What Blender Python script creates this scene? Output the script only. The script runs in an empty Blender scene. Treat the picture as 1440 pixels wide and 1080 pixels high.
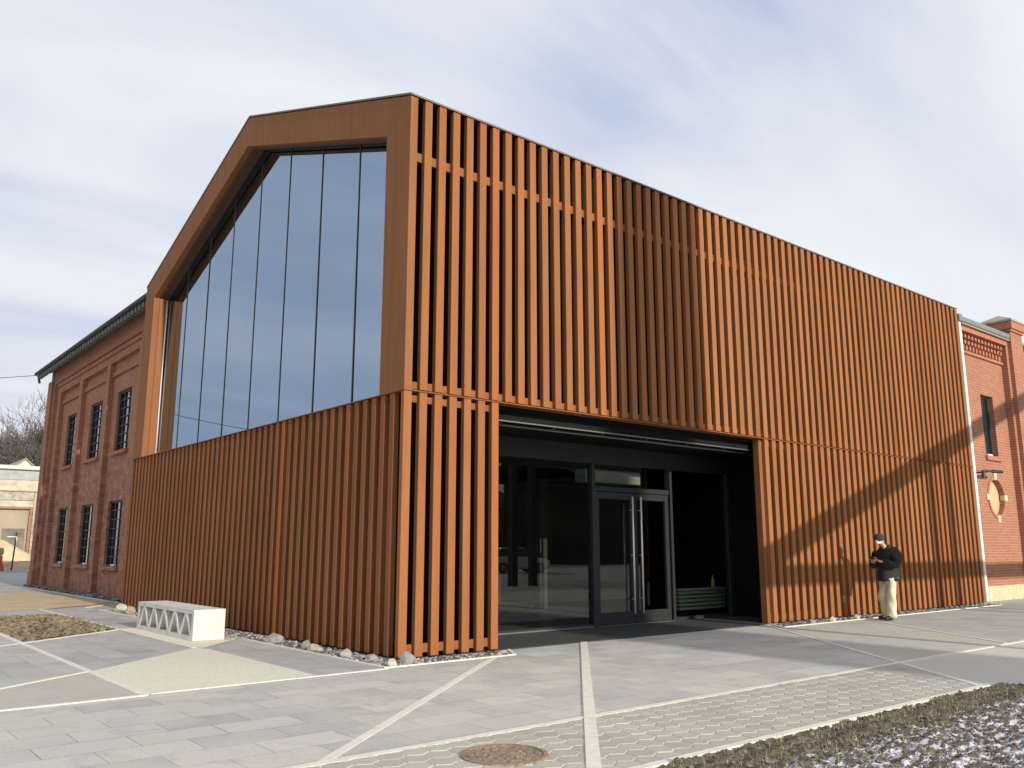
import bpy, bmesh, math, random
from mathutils import Vector, Matrix, noise
R = math.radians
random.seed(7)
S = bpy.context.scene
COL = S.collection

# ------------------------------------------------------------------ camera, sky, sun
cam_d = bpy.data.cameras.new('camera')
cam = bpy.data.objects.new('camera', cam_d); COL.objects.link(cam)
cam.location = (-6.466, -10.228, 1.5)
cam.rotation_euler = (R(90 + 10.867), 0, R(50.374 - 90))
cam_d.sensor_fit = 'HORIZONTAL'; cam_d.sensor_width = 36; cam_d.lens = 1199.25 / 1440 * 36
cam_d.clip_start = 0.05; cam_d.clip_end = 3000
S.camera = cam
S.view_settings.view_transform = 'Standard'
S.view_settings.look = 'None'
S.view_settings.exposure = 0.0
S.view_settings.gamma = 1.0

SUN = Vector((0.036, 1.0, -0.315)).normalized()         # way the light travels
sl = bpy.data.lights.new('sun', 'SUN'); sl.energy = 4.6; sl.angle = R(0.55); sl.color = (1.0, 0.91, 0.78)
so = bpy.data.objects.new('sun', sl); COL.objects.link(so)
so.rotation_euler = SUN.to_track_quat('-Z', 'Y').to_euler()
so.location = (0, -30, 30)

W_ = bpy.data.worlds.new('World'); S.world = W_; W_.use_nodes = True
nt = W_.node_tree; nt.nodes.clear()
def N(t, typ, **kw):
    n = t.nodes.new(typ)
    for k, v in kw.items():
        if k.startswith('i_'):
            n.inputs[k[2:].replace('_', ' ')].default_value = v
        else:
            setattr(n, k, v)
    return n
def L(t, a, b): t.links.new(a, b)
def math_node(t, op, a, b=None, c=None, clamp=False):
    n = t.nodes.new('ShaderNodeMath'); n.operation = op; n.use_clamp = clamp
    for i, v in enumerate((a, b, c)):
        if v is None: continue
        if isinstance(v, (int, float)): n.inputs[i].default_value = v
        else: t.links.new(v, n.inputs[i])
    return n.outputs[0]
def mixc(t, fac, a, b, mode='MIX'):
    n = t.nodes.new('ShaderNodeMix'); n.data_type = 'RGBA'; n.blend_type = mode
    for i, v in ((0, fac), (6, a), (7, b)):
        if isinstance(v, (int, float)): n.inputs[i].default_value = v
        elif isinstance(v, tuple): n.inputs[i].default_value = v if len(v) == 4 else (*v, 1)
        else: t.links.new(v, n.inputs[i])
    return n.outputs[2]
def ramp(t, fac, stops, interp='LINEAR'):
    n = t.nodes.new('ShaderNodeValToRGB'); n.color_ramp.interpolation = interp
    e = n.color_ramp.elements
    while len(e) < len(stops): e.new(0.5)
    for el, (p, c) in zip(e, stops):
        el.position = p; el.color = c if len(c) == 4 else (*c, 1)
    t.links.new(fac, n.inputs[0]); return n.outputs[0]

def build_world():
    t = nt
    tc = N(t, 'ShaderNodeTexCoord')
    sky = N(t, 'ShaderNodeTexSky', sky_type='NISHITA', sun_disc=False, sun_elevation=R(17.5),
            sun_rotation=R(180 + 2.3), altitude=100, air_density=1.0, dust_density=1.5, ozone_density=1.0)
    d = tc.outputs['Generated']
    sep = N(t, 'ShaderNodeSeparateXYZ'); L(t, d, sep.inputs[0])
    z = math_node(t, 'ADD', math_node(t, 'MAXIMUM', sep.outputs[2], 0.0), 0.22)
    u = math_node(t, 'DIVIDE', sep.outputs[0], z); v = math_node(t, 'DIVIDE', sep.outputs[1], z)
    cmb = N(t, 'ShaderNodeCombineXYZ'); L(t, u, cmb.inputs[0]); L(t, v, cmb.inputs[1])
    mp = N(t, 'ShaderNodeMapping'); L(t, cmb.outputs[0], mp.inputs[0])
    mp.inputs['Rotation'].default_value = (0, 0, R(35)); mp.inputs['Scale'].default_value = (0.85, 1.9, 1)
    mp.inputs['Location'].default_value = (1.3, 0.4, 0)
    n1 = N(t, 'ShaderNodeTexNoise', i_Scale=1.15, i_Detail=7.0, i_Roughness=0.5, i_Distortion=0.5); L(t, mp.outputs[0], n1.inputs['Vector'])
    n2 = N(t, 'ShaderNodeTexNoise', i_Scale=0.7, i_Detail=4.0, i_Roughness=0.5, i_Distortion=0.3); L(t, mp.outputs[0], n2.inputs['Vector'])
    def lobe(vec, k):                                   # soft lobe round one direction of the sky
        dp = N(t, 'ShaderNodeVectorMath', operation='DOT_PRODUCT'); L(t, d, dp.inputs[0]); dp.inputs[1].default_value = Vector(vec).normalized()
        return math_node(t, 'POWER', math_node(t, 'MAXIMUM', dp.outputs['Value'], 0.0), float(k))
    cloud = ramp(t, n1.outputs[0], [(0.30, (5.5, 6.25, 7.7)), (0.47, (7.0, 7.45, 8.3)), (0.66, (8.8, 9.0, 9.3))])
    bright = math_node(t, 'MULTIPLY', lobe((0.755, 0.498, 0.427), 18), 1.0)
    cloud = mixc(t, bright, cloud, (9.7, 9.8, 9.8))
    gap = math_node(t, 'MULTIPLY', lobe((0.635, 0.565, 0.53), 110), 1.0)
    gap2 = math_node(t, 'MULTIPLY', lobe((0.72, 0.44, 0.54), 70), 0.8)
    gaps = math_node(t, 'ADD', gap, gap2)
    gaps = math_node(t, 'MULTIPLY', gaps, ramp(t, n1.outputs[0], [(0.35, (1, 1, 1)), (0.68, (0.15, 0.15, 0.15))]))
    thin = ramp(t, n2.outputs[0], [(0.3, (0.22, 0.22, 0.22)), (0.6, (0, 0, 0))])
    cover = math_node(t, 'SUBTRACT', 0.97, math_node(t, 'ADD', math_node(t, 'MULTIPLY', gaps, 0.8), thin), clamp=True)
    blue = mixc(t, 0.75, sky.outputs[0], (3.9, 4.95, 7.4))
    col = mixc(t, cover, blue, cloud)
    low = math_node(t, 'LESS_THAN', sep.outputs[2], -0.02)
    col = mixc(t, low, col, (3.0, 2.9, 2.7))
    bg = N(t, 'ShaderNodeBackground', i_Strength=0.107); L(t, col, bg.inputs[0])
    out = N(t, 'ShaderNodeOutputWorld'); L(t, bg.outputs[0], out.inputs[0])
build_world()

# ------------------------------------------------------------------ helpers
class MB:
    def __init__(s): s.v = []; s.f = []
    def add(s, vs, fs):
        o = len(s.v); s.v += [tuple(p) for p in vs]; s.f += [tuple(i + o for i in f) for f in fs]; return s
    def box(s, x0, x1, y0, y1, z0, z1):
        return s.add([(x0,y0,z0),(x1,y0,z0),(x1,y1,z0),(x0,y1,z0),(x0,y0,z1),(x1,y0,z1),(x1,y1,z1),(x0,y1,z1)],
                     [(3,2,1,0),(4,5,6,7),(0,1,5,4),(1,2,6,5),(2,3,7,6),(3,0,4,7)])
    def quad(s, a, b, c, d): return s.add([a,b,c,d], [(0,1,2,3)])
    def poly(s, pts, z): return s.add([(x, y, z) for x, y in pts], [tuple(range(len(pts)))])
    def prism(s, pts, ax, a0, a1):
        """pts: 2D outline; ax: axis of extrusion (0: pts are y,z; 1: pts are x,z; 2: pts are x,y)"""
        def P(p, a): return (a, p[0], p[1]) if ax == 0 else ((p[0], a, p[1]) if ax == 1 else (p[0], p[1], a))
        n = len(pts)
        vs = [P(p, a0) for p in pts] + [P(p, a1) for p in pts]
        fs = [tuple(range(n)), tuple(range(2*n-1, n-1, -1))]
        fs += [(i, i + n, (i+1) % n + n, (i+1) % n) for i in range(n)]
        return s.add(vs, fs)
    def tube(s, pts, rads, n=8, cap=True):
        pts = [Vector(p) for p in pts]
        if isinstance(rads, (int, float)): rads = [rads] * len(pts)
        rings = []; up = None
        for i, p in enumerate(pts):
            d = (pts[min(i+1, len(pts)-1)] - pts[max(i-1, 0)]).normalized()
            if up is None: up = d.orthogonal().normalized()
            up = (up - d * up.dot(d))
            up = up.normalized() if up.length > 1e-6 else d.orthogonal().normalized()
            sd = d.cross(up)
            rings.append([p + (up * math.cos(2*math.pi*k/n) + sd * math.sin(2*math.pi*k/n)) * rads[i] for k in range(n)])
        vs = [q for r in rings for q in r]; fs = []
        for i in range(len(pts)-1):
            for k in range(n):
                a = i*n+k; b = i*n+(k+1) % n
                fs.append((a, b, b+n, a+n))
        if cap: fs += [tuple(range(n-1, -1, -1)), tuple(range((len(pts)-1)*n, len(pts)*n))]
        return s.add(vs, fs)
    def lathe(s, prof, n=32, c=(0,0,0)):
        vs = []; fs = []
        for r, z in prof:
            for k in range(n):
                a = 2*math.pi*k/n; vs.append((c[0]+r*math.cos(a), c[1]+r*math.sin(a), c[2]+z))
        for i in range(len(prof)-1):
            for k in range(n):
                fs.append((i*n+k, i*n+(k+1) % n, (i+1)*n+(k+1) % n, (i+1)*n+k))
        fs += [tuple(range(n-1, -1, -1)), tuple(range((len(prof)-1)*n, len(prof)*n))]
        return s.add(vs, fs)
    def build(s, name, mat, parent=None, bevel=0, seg=2, smooth=False, angle=30):
        me = bpy.data.meshes.new(name); me.from_pydata(s.v, [], s.f); me.update()
        bm = bmesh.new(); bm.from_mesh(me); bmesh.ops.recalc_face_normals(bm, faces=bm.faces); bm.to_mesh(me); bm.free()
        me.materials.append(mat)
        o = bpy.data.objects.new(name, me); COL.objects.link(o)
        if parent: o.parent = parent
        if bevel:
            m = o.modifiers.new('bevel', 'BEVEL'); m.width = bevel; m.segments = seg; m.limit_method = 'ANGLE'; m.angle_limit = R(angle)
        if smooth:
            for p in me.polygons: p.use_smooth = True
        return o
    def open_build(s, name, mat, parent=None):      # faces keep their own order (flat sheets)
        me = bpy.data.meshes.new(name); me.from_pydata(s.v, [], s.f); me.update()
        me.materials.append(mat); o = bpy.data.objects.new(name, me); COL.objects.link(o)
        if parent: o.parent = parent
        return o

def tag(o, label=None, cat=None, group=None, kind=None):
    if label: o['label'] = label
    if cat: o['category'] = cat
    if group: o['group'] = group
    if kind: o['kind'] = kind
    return o
def thing(name, label, cat, loc=(0,0,0), group=None):
    o = bpy.data.objects.new(name, None); COL.objects.link(o); o.location = loc; o.empty_display_size = 0.3
    return tag(o, label, cat, group)
def structure(o): o['kind'] = 'structure'; return o

# ------------------------------------------------------------------ materials
def new_mat(name):
    m = bpy.data.materials.new(name); m.use_nodes = True
    t = m.node_tree; b = t.nodes['Principled BSDF']; return m, t, b
def coords(t, axes=None, scale=(1,1,1), rot=0.0):
    """object coordinates; axes (1,2) puts y,z on the texture's x,y"""
    tc = N(t, 'ShaderNodeTexCoord'); o = tc.outputs['Object']
    if axes:
        sp = N(t, 'ShaderNodeSeparateXYZ'); L(t, o, sp.inputs[0]); cb = N(t, 'ShaderNodeCombineXYZ')
        L(t, sp.outputs[axes[0]], cb.inputs[0]); L(t, sp.outputs[axes[1]], cb.inputs[1]); o = cb.outputs[0]
    mp = N(t, 'ShaderNodeMapping'); L(t, o, mp.inputs[0]); mp.inputs['Scale'].default_value = scale; mp.inputs['Rotation'].default_value = (0,0,rot)
    return mp.outputs[0]
def bump(t, b, h, strength=0.3, dist=0.01):
    n = N(t, 'ShaderNodeBump', i_Strength=strength, i_Distance=dist); L(t, h, n.inputs['Height']); L(t, n.outputs[0], b.inputs['Normal'])
def plain(name, col, rough=0.6, metal=0.0, var=0.12, scale=6.0, bmp=0.0, spec=0.5):
    m, t, b = new_mat(name)
    c = coords(t)
    n = N(t, 'ShaderNodeTexNoise', i_Scale=scale, i_Detail=6.0, i_Roughness=0.6); L(t, c, n.inputs['Vector'])
    lo = tuple(x*(1-var) for x in col); hi = tuple(min(1, x*(1+var)) for x in col)
    L(t, ramp(t, n.outputs[0], [(0.3, lo), (0.7, hi)]), b.inputs['Base Color'])
    b.inputs['Roughness'].default_value = rough; b.inputs['Metallic'].default_value = metal
    b.inputs['Specular IOR Level'].default_value = spec
    if bmp: bump(t, b, n.outputs[0], bmp, 0.02)
    return m

def corten_mat(name, pitch_axis=None, pitch=0.2671, base=(0.318, 0.131, 0.051)):
    m, t, b = new_mat(name)
    tc = N(t, 'ShaderNodeTexCoord'); o = tc.outputs['Object']
    st = N(t, 'ShaderNodeMapping'); L(t, o, st.inputs[0]); st.inputs['Scale'].default_value = (6, 6, 0.55)
    n1 = N(t, 'ShaderNodeTexNoise', i_Scale=1.0, i_Detail=6.0, i_Roughness=0.62); L(t, st.outputs[0], n1.inputs['Vector'])
    n2 = N(t, 'ShaderNodeTexNoise', i_Scale=26.0, i_Detail=7.0, i_Roughness=0.7); L(t, o, n2.inputs['Vector'])
    n3 = N(t, 'ShaderNodeTexNoise', i_Scale=0.55, i_Detail=3.0); L(t, o, n3.inputs['Vector'])
    col = ramp(t, n1.outputs[0], [(0.25, tuple(x*k for x, k in zip(base, (0.80, 0.74, 0.74)))), (0.5, base), (0.8, tuple(x*k for x, k in zip(base, (1.10, 1.10, 1.12))))])
    col = mixc(t, math_node(t, 'MULTIPLY', ramp(t, n2.outputs[0], [(0.40, (0,0,0)), (0.72, (1,1,1))]), 0.5), col, tuple(x*0.68 for x in base))
    col = mixc(t, math_node(t, 'MULTIPLY', ramp(t, n3.outputs[0], [(0.45, (0,0,0)), (0.7, (1,1,1))]), 0.28), col, (0.30, 0.135, 0.06))
    sk = N(t, 'ShaderNodeMapping'); L(t, o, sk.inputs[0]); sk.inputs['Scale'].default_value = (30, 30, 0.35)
    n6 = N(t, 'ShaderNodeTexNoise', i_Scale=1.0, i_Detail=4.0, i_Roughness=0.6); L(t, sk.outputs[0], n6.inputs['Vector'])
    col = mixc(t, math_node(t, 'MULTIPLY', ramp(t, n6.outputs[0], [(0.55, (0,0,0)), (0.72, (1,1,1))]), 0.38), col, (0.20, 0.085, 0.035))
    if pitch_axis is not None:
        sp = N(t, 'ShaderNodeSeparateXYZ'); L(t, o, sp.inputs[0])
        idx = math_node(t, 'FLOOR', math_node(t, 'DIVIDE', math_node(t, 'ADD', sp.outputs[pitch_axis], 0.05), pitch))
        wn = N(t, 'ShaderNodeTexWhiteNoise', noise_dimensions='1D'); L(t, idx, wn.inputs['W'])
        col = mixc(t, ramp(t, wn.outputs[0], [(0.0, (0,0,0)), (0.90, (0.14,)*3), (0.95, (0.8,)*3), (1.0, (1,1,1))]), col, (0.375, 0.122, 0.038))
        wn2 = N(t, 'ShaderNodeTexWhiteNoise', noise_dimensions='1D'); L(t, math_node(t, 'ADD', idx, 31.7), wn2.inputs['W'])
        br = ramp(t, wn2.outputs[0], [(0, (0.86,)*3), (1, (1.08,)*3)])
        col = mixc(t, 1.0, col, br, 'MULTIPLY')
    L(t, col, b.inputs['Base Color'])
    b.inputs['Roughness'].default_value = 0.75; b.inputs['Specular IOR Level'].default_value = 0.12
    bump(t, b, n2.outputs[0], 0.12, 0.004)
    return m

def brick_mat(name, axes, cols, mortar, wear=0.3, soot=(0.10, 0.06, 0.05), light=None):
    m, t, b = new_mat(name)
    c = coords(t, axes)
    br = N(t, 'ShaderNodeTexBrick', offset=0.5); L(t, c, br.inputs['Vector'])
    br.inputs['Scale'].default_value = 1.0; br.inputs['Brick Width'].default_value = 0.26; br.inputs['Row Height'].default_value = 0.08
    br.inputs['Mortar Size'].default_value = 0.007; br.inputs['Mortar Smooth'].default_value = 0.25; br.inputs['Bias'].default_value = 0.0
    br.inputs['Color1'].default_value = (*cols[0], 1); br.inputs['Color2'].default_value = (*cols[1], 1); br.inputs['Mortar'].default_value = (*mortar, 1)
    n = N(t, 'ShaderNodeTexNoise', i_Scale=0.7, i_Detail=8.0, i_Roughness=0.65); L(t, c, n.inputs['Vector'])
    col = mixc(t, math_node(t, 'MULTIPLY', ramp(t, n.outputs[0], [(0.42, (0,0,0)), (0.72, (1,1,1))]), wear), br.outputs[0], soot)
    n2 = N(t, 'ShaderNodeTexNoise', i_Scale=9.0, i_Detail=5.0, i_Roughness=0.7); L(t, c, n2.inputs['Vector'])
    col = mixc(t, math_node(t, 'MULTIPLY', ramp(t, n2.outputs[0], [(0.3, (1,1,1)), (0.6, (0,0,0))]), 0.3), col, tuple(x*0.6 for x in cols[0]))
    if light:
        n3 = N(t, 'ShaderNodeTexNoise', i_Scale=4.0, i_Detail=6.0, i_Roughness=0.75); L(t, c, n3.inputs['Vector'])
        sz = N(t, 'ShaderNodeSeparateXYZ'); L(t, c, sz.inputs[0])
        old = math_node(t, 'ADD', math_node(t, 'MULTIPLY', sz.outputs[1], -0.9), 4.6, clamp=True)     # the lower storey keeps the older, flaking brick
        fl_ = ramp(t, n3.outputs[0], [(0.58, (0,0,0)), (0.66, (1,1,1))])
        col = mixc(t, math_node(t, 'MULTIPLY', math_node(t, 'MULTIPLY', fl_, 0.75), math_node(t, 'MULTIPLY_ADD', old, 0.85, 0.15)), col, light)
        n5 = N(t, 'ShaderNodeTexNoise', i_Scale=3.0, i_Detail=7.0, i_Roughness=0.7); L(t, c, n5.inputs['Vector'])
        col = mixc(t, math_node(t, 'MULTIPLY', math_node(t, 'MULTIPLY', ramp(t, n5.outputs[0], [(0.45, (0,0,0)), (0.6, (1,1,1))]), 0.6), old), col, (0.13, 0.075, 0.055))
    L(t, col, b.inputs['Base Color']); b.inputs['Roughness'].default_value = 0.85; b.inputs['Specular IOR Level'].default_value = 0.2
    h = math_node(t, 'ADD', math_node(t, 'MULTIPLY', br.outputs['Fac'], -1.0), math_node(t, 'MULTIPLY', n2.outputs[0], 0.5))
    bump(t, b, h, 0.6, 0.008)
    return m

def slab_mat(name, bw, rh, c1, c2, joint, rot=0.0, jsize=0.004, stain=0.35, stainc=(0.20,0.195,0.185), offset=0.5, dust=(0.52,0.49,0.42)):
    m, t, b = new_mat(name)
    c = coords(t, None, (1,1,1), rot)
    br = N(t, 'ShaderNodeTexBrick', offset=offset); L(t, c, br.inputs['Vector'])
    for k, v in (('Scale', 1.0), ('Brick Width', bw), ('Row Height', rh), ('Mortar Size', jsize), ('Mortar Smooth', 0.3), ('Bias', 0.0)): br.inputs[k].default_value = v
    br.inputs['Color1'].default_value = (*c1, 1); br.inputs['Color2'].default_value = (*c2, 1); br.inputs['Mortar'].default_value = (*joint, 1)
    n = N(t, 'ShaderNodeTexNoise', i_Scale=0.9, i_Detail=8.0, i_Roughness=0.62, i_Distortion=0.4); L(t, c, n.inputs['Vector'])
    col = mixc(t, math_node(t, 'MULTIPLY', ramp(t, n.outputs[0], [(0.40, (1,1,1)), (0.62, (0,0,0))]), 0.55), br.outputs[0], dust)
    n4 = N(t, 'ShaderNodeTexNoise', i_Scale=2.6, i_Detail=6.0, i_Roughness=0.6, i_Distortion=0.8); L(t, c, n4.inputs['Vector'])
    col = mixc(t, math_node(t, 'MULTIPLY', ramp(t, n4.outputs[0], [(0.52, (0,0,0)), (0.72, (1,1,1))]), stain), col, stainc)
    n2 = N(t, 'ShaderNodeTexNoise', i_Scale=70.0, i_Detail=6.0, i_Roughness=0.7); L(t, c, n2.inputs['Vector'])
    col = mixc(t, 0.5, col, ramp(t, n2.outputs[0], [(0.3, (0.35,)*3), (0.7, (0.65,)*3)]), 'OVERLAY')
    L(t, col, b.inputs['Base Color']); b.inputs['Roughness'].default_value = 0.8; b.inputs['Specular IOR Level'].default_value = 0.3
    h = math_node(t, 'ADD', math_node(t, 'MULTIPLY', br.outputs['Fac'], -1.0), math_node(t, 'MULTIPLY', n2.outputs[0], 0.25))
    bump(t, b, h, 0.45, 0.006)
    return m

def glass_mat(name, tint, refl, boost=1.7):
    """clear pane: a see-through layer under a Fresnel reflection"""
    m, t, b = new_mat(name); t.nodes.remove(b)
    out = [n for n in t.nodes if n.type == 'OUTPUT_MATERIAL'][0]
    tr = N(t, 'ShaderNodeBsdfTransparent'); tr.inputs[0].default_value = (*tint, 1)
    gl = N(t, 'ShaderNodeBsdfGlossy'); gl.inputs[0].default_value = (*refl, 1); gl.inputs['Roughness'].default_value = 0.0
    c = coords(t); n = N(t, 'ShaderNodeTexNoise', i_Scale=0.8, i_Detail=1.0); L(t, c, n.inputs['Vector'])
    bp = N(t, 'ShaderNodeBump', i_Strength=0.04, i_Distance=0.02); L(t, n.outputs[0], bp.inputs['Height']); L(t, bp.outputs[0], gl.inputs['Normal'])
    if boost is None: fac = 0.9
    else:
        fr = N(t, 'ShaderNodeFresnel', i_IOR=1.5); ge = N(t, 'ShaderNodeNewGeometry'); L(t, math_node(t, 'MULTIPLY_ADD', ge.outputs['Backfacing'], -0.8333, 1.5), fr.inputs['IOR']); fac = math_node(t, 'MULTIPLY', fr.outputs[0], boost, clamp=True)
    mx = N(t, 'ShaderNodeMixShader'); L(t, tr.outputs[0], mx.inputs[1]); L(t, gl.outputs[0], mx.inputs[2])
    if isinstance(fac, float): mx.inputs[0].default_value = fac
    else: L(t, fac, mx.inputs[0])
    L(t, mx.outputs[0], out.inputs[0]); return m

PITCH = 0.2671; SW = 0.133; L_ = 18.843; WD = 12.884; HS = 3.729; HT = 8.359; HR = 10.642
XL, XR = 1.739, 8.711
GP, GW = 0.26, 0.13

M = {}
M['slat_x'] = corten_mat('corten slats long side', 0, PITCH)
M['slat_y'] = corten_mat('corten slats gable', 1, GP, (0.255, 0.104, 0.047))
M['corten'] = corten_mat('corten sheet', None, 1, (0.262, 0.112, 0.049))
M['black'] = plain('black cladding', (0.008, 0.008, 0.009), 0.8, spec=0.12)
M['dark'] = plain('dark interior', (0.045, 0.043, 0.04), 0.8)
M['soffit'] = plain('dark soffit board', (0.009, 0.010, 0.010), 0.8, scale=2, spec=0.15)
M['anthra'] = plain('anthracite frame', (0.026, 0.028, 0.031), 0.5, 0.0, 0.06, spec=0.3)
M['mullion'] = plain('dark mullion', (0.03, 0.035, 0.045), 0.4)
M['steel'] = plain('brushed steel', (0.90, 0.89, 0.86), 0.35, 0.15, 0.03)
M['galv'] = plain('galvanised tube', (0.22, 0.22, 0.22), 0.45, 0.6, 0.08)
M['zinc'] = plain('zinc sheet', (0.20, 0.235, 0.235), 0.5, 0.2, 0.1)
M['white'] = plain('white pipe paint', (0.80, 0.79, 0.75), 0.5)
M['concrete'] = plain('pale cast concrete', (0.62, 0.60, 0.545), 0.8, 0, 0.17, 4.0, 0.35)
M['brick_l'] = brick_mat('red brick left', (1, 2), ((0.43, 0.19, 0.115), (0.32, 0.135, 0.085)), (0.40, 0.28, 0.21), 0.30, (0.17, 0.095, 0.07), (0.55, 0.42, 0.33))
M['brick_r'] = brick_mat('red brick right', (0, 2), ((0.40, 0.165, 0.098), (0.34, 0.135, 0.082)), (0.46, 0.34, 0.25), 0.16)
M['brick_s'] = brick_mat('red brick return', (1, 2), ((0.40, 0.165, 0.098), (0.34, 0.135, 0.082)), (0.46, 0.34, 0.25), 0.16)
M['brick_b'] = plain('corbel brick', (0.39, 0.16, 0.095), 0.85, 0, 0.25, 11, 0.3)
M['stone'] = plain('pale stone blocks', (0.58, 0.47, 0.31), 0.85, 0, 0.2, 4, 0.3)
M['capstone'] = plain('weathered stone cap', (0.36, 0.30, 0.22), 0.9, 0, 0.25, 6, 0.3)
M['tile'] = plain('dark roof tile', (0.055, 0.06, 0.06), 0.8, 0, 0.25, 8)
M['tile_end'] = plain('grey roof tile ends', (0.16, 0.165, 0.16), 0.8, 0, 0.25, 8)
M['frame_g'] = plain('green black window bars', (0.035, 0.05, 0.045), 0.5)
M['frame_b'] = plain('black window bars', (0.02, 0.02, 0.022), 0.5)
M['gable_glass'] = glass_mat('tinted gable glass', (0.10, 0.11, 0.12), (0.335, 0.415, 0.52), None)
M['glass'] = glass_mat('clear entrance glass', (0.85, 0.88, 0.86), (0.95, 0.97, 1.0), 1.15)
M['winglass'] = glass_mat('old window glass', (0.25, 0.27, 0.28), (0.7, 0.75, 0.8), 1.8)
M['strip'] = plain('pale kerb stone', (0.70, 0.665, 0.565), 0.85, 0, 0.12, 9, 0.2)
M['cream'] = None

# =================================================================== THE CORTEN BUILDING
PAV = thing('corten_pavilion', 'rust brown gabled building clad in vertical corten slats with a tall tinted gable window', 'building')

# --- slat screens (slats and their rails)
up = MB()
for k in range(71):
    x = k * PITCH
    if k: up.box(x, x + SW, 0.0, 0.085, HS + 0.022, HT - 0.045)
o = up.build('slat_screen', M['slat_x'], PAV, 0.004, 1)
o['label'] = 'upper slat screen of the long side'
rl = MB()
for z0, z1 in ((7.31, 7.45), (3.765, 3.875)): rl.box(SW + 0.002, L_ - 0.02, 0.080, 0.125, z0, z1)
for xa, xb in ((SW + 0.002, XL - 0.02), (XR + 0.02, L_ - 0.02)):
    for z0, z1 in ((3.575, 3.675), (0.07, 0.19)): rl.box(xa, xb, 0.080, 0.125, z0, z1)
rl.build('rail', M['corten'], PAV)
def lower_screen(ks, lab):
    m = MB()
    for k in ks:
        x = k * PITCH; m.box(x, x + SW, 0.0, 0.085, 0.03, HS - 0.012)
    o = m.build('slat_screen', M['slat_x'], PAV, 0.004, 1); o['label'] = lab
lower_screen(range(0, 7), 'short slat screen left of the entrance')
lower_screen(range(33, 71), 'slat screen right of the entrance')
fl = MB()
fl.box(-0.012, L_ + 0.0, -0.014, 0.215, HS - 0.008, HS + 0.006)
fl.build('flashing', M['corten'], PAV)
fl = MB(); fl.box(-0.012, 0.40, 0.2155, WD, HS - 0.008, HS + 0.006)
fl.build('flashing', M['corten'], PAV)
jb = MB(); jb.box(XR + 0.0, XR + 0.1025, 0.0855, 0.22, 0.02, HS - 0.015)
jb.build('door_jamb', M['corten'], PAV)
gs = MB()
for k in range(1, 50):
    y = k * GP; gs.box(0.0, 0.09, y, y + GW, 0.03, HS - 0.012)
o = gs.build('slat_screen', M['slat_y'], PAV, 0.012, 2); o['label'] = 'slat screen under the gable window'
# --- gable frame of corten sheet
t7 = 0.70
fr = MB()
yl0, yl1 = WD - 0.70, WD
def outer(y): return HT + (HR - HT) * (1 - abs(y - WD/2) / (WD/2))
def inner(y): return outer(y) - 0.705
fz = HS + 0.007
# right jamb, rafters, left jamb as front sheets with reveals behind them
fr.prism([(0.0, fz), (0.69, fz), (0.69, inner(0.69)), (0.0, outer(0.0) - 0.052)], 0, 0.0, 0.132)
fr.build('portal_frame', M['corten'], PAV, 0.004, 1)
fr = MB()
ra = [(0.002, outer(0.002) - 0.05), (WD/2, HR - 0.05), (WD, outer(WD) - 0.05), (WD, fz), (yl0, fz), (yl0, inner(yl0)), (WD/2, inner(WD/2)), (0.692, inner(0.692))]
fr.prism(ra, 0, 0.0, 0.13)
fr.build('portal_frame', M['corten'], PAV, 0.004, 1)
for (xa, xb, ya, yb, lab) in ((0.1325, 0.38, 0.60, 0.69, None), (0.1305, 0.150, yl0 + 0.005, yl1 - 0.1, None), (0.153, 0.37, yl0, yl1 - 0.1, None)):
    rv = MB(); rv.box(xa, xb, ya, yb, fz, inner(ya) if ya < 1 else inner(yl0)); rv.build('reveal', M['corten'], PAV, 0.004, 1)
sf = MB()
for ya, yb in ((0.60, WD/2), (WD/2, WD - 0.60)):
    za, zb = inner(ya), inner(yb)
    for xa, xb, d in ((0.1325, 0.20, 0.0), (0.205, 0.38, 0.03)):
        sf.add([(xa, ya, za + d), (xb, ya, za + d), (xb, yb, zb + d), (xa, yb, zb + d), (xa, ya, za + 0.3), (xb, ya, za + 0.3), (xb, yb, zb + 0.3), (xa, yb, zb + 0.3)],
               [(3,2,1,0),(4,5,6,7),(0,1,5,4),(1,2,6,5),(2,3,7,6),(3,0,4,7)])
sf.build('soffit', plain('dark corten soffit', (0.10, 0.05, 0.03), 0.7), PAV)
pp = MB(); pp.tube([(0.335, yl0 - 0.02, fz), (0.335, yl0 - 0.02, inner(yl0) - 0.05)], 0.016, 10)
pp.build('rain_pipe', M['steel'], PAV, smooth=True)
# --- gable window
gw = MB(); ys = [0.69, 0.765] + [0.765 + 1.4235 * k for k in range(1, 8)] + [yl0]
GWIN = MB()
zb = fz
for a, b_ in zip(ys[:-1], ys[1:]):
    pts = [(a + 0.012, zb), (b_ - 0.012, zb), (b_ - 0.012, inner(b_) + 0.02)]
    if a < WD/2 < b_: pts.append((WD/2, inner(WD/2) + 0.02))
    pts.append((a + 0.012, inner(a) + 0.02))
    tilt = random.uniform(-0.003, 0.003); tv = random.uniform(-0.001, 0.001)
    g = MB(); g.prism(pts, 0, 0.370, 0.385); g.v = [(x + tilt*(y - (a + b_)/2) + tv*(z - 6), y, z) for x, y, z in g.v]; g.build('gable_pane', M['gable_glass'], PAV)
for y in ys[1:-1]:
    g = MB(); g.box(0.357, 0.46, y - 0.012, y + 0.012, zb, inner(y) + 0.02); g.build('mullion', M['mullion'], PAV)
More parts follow.
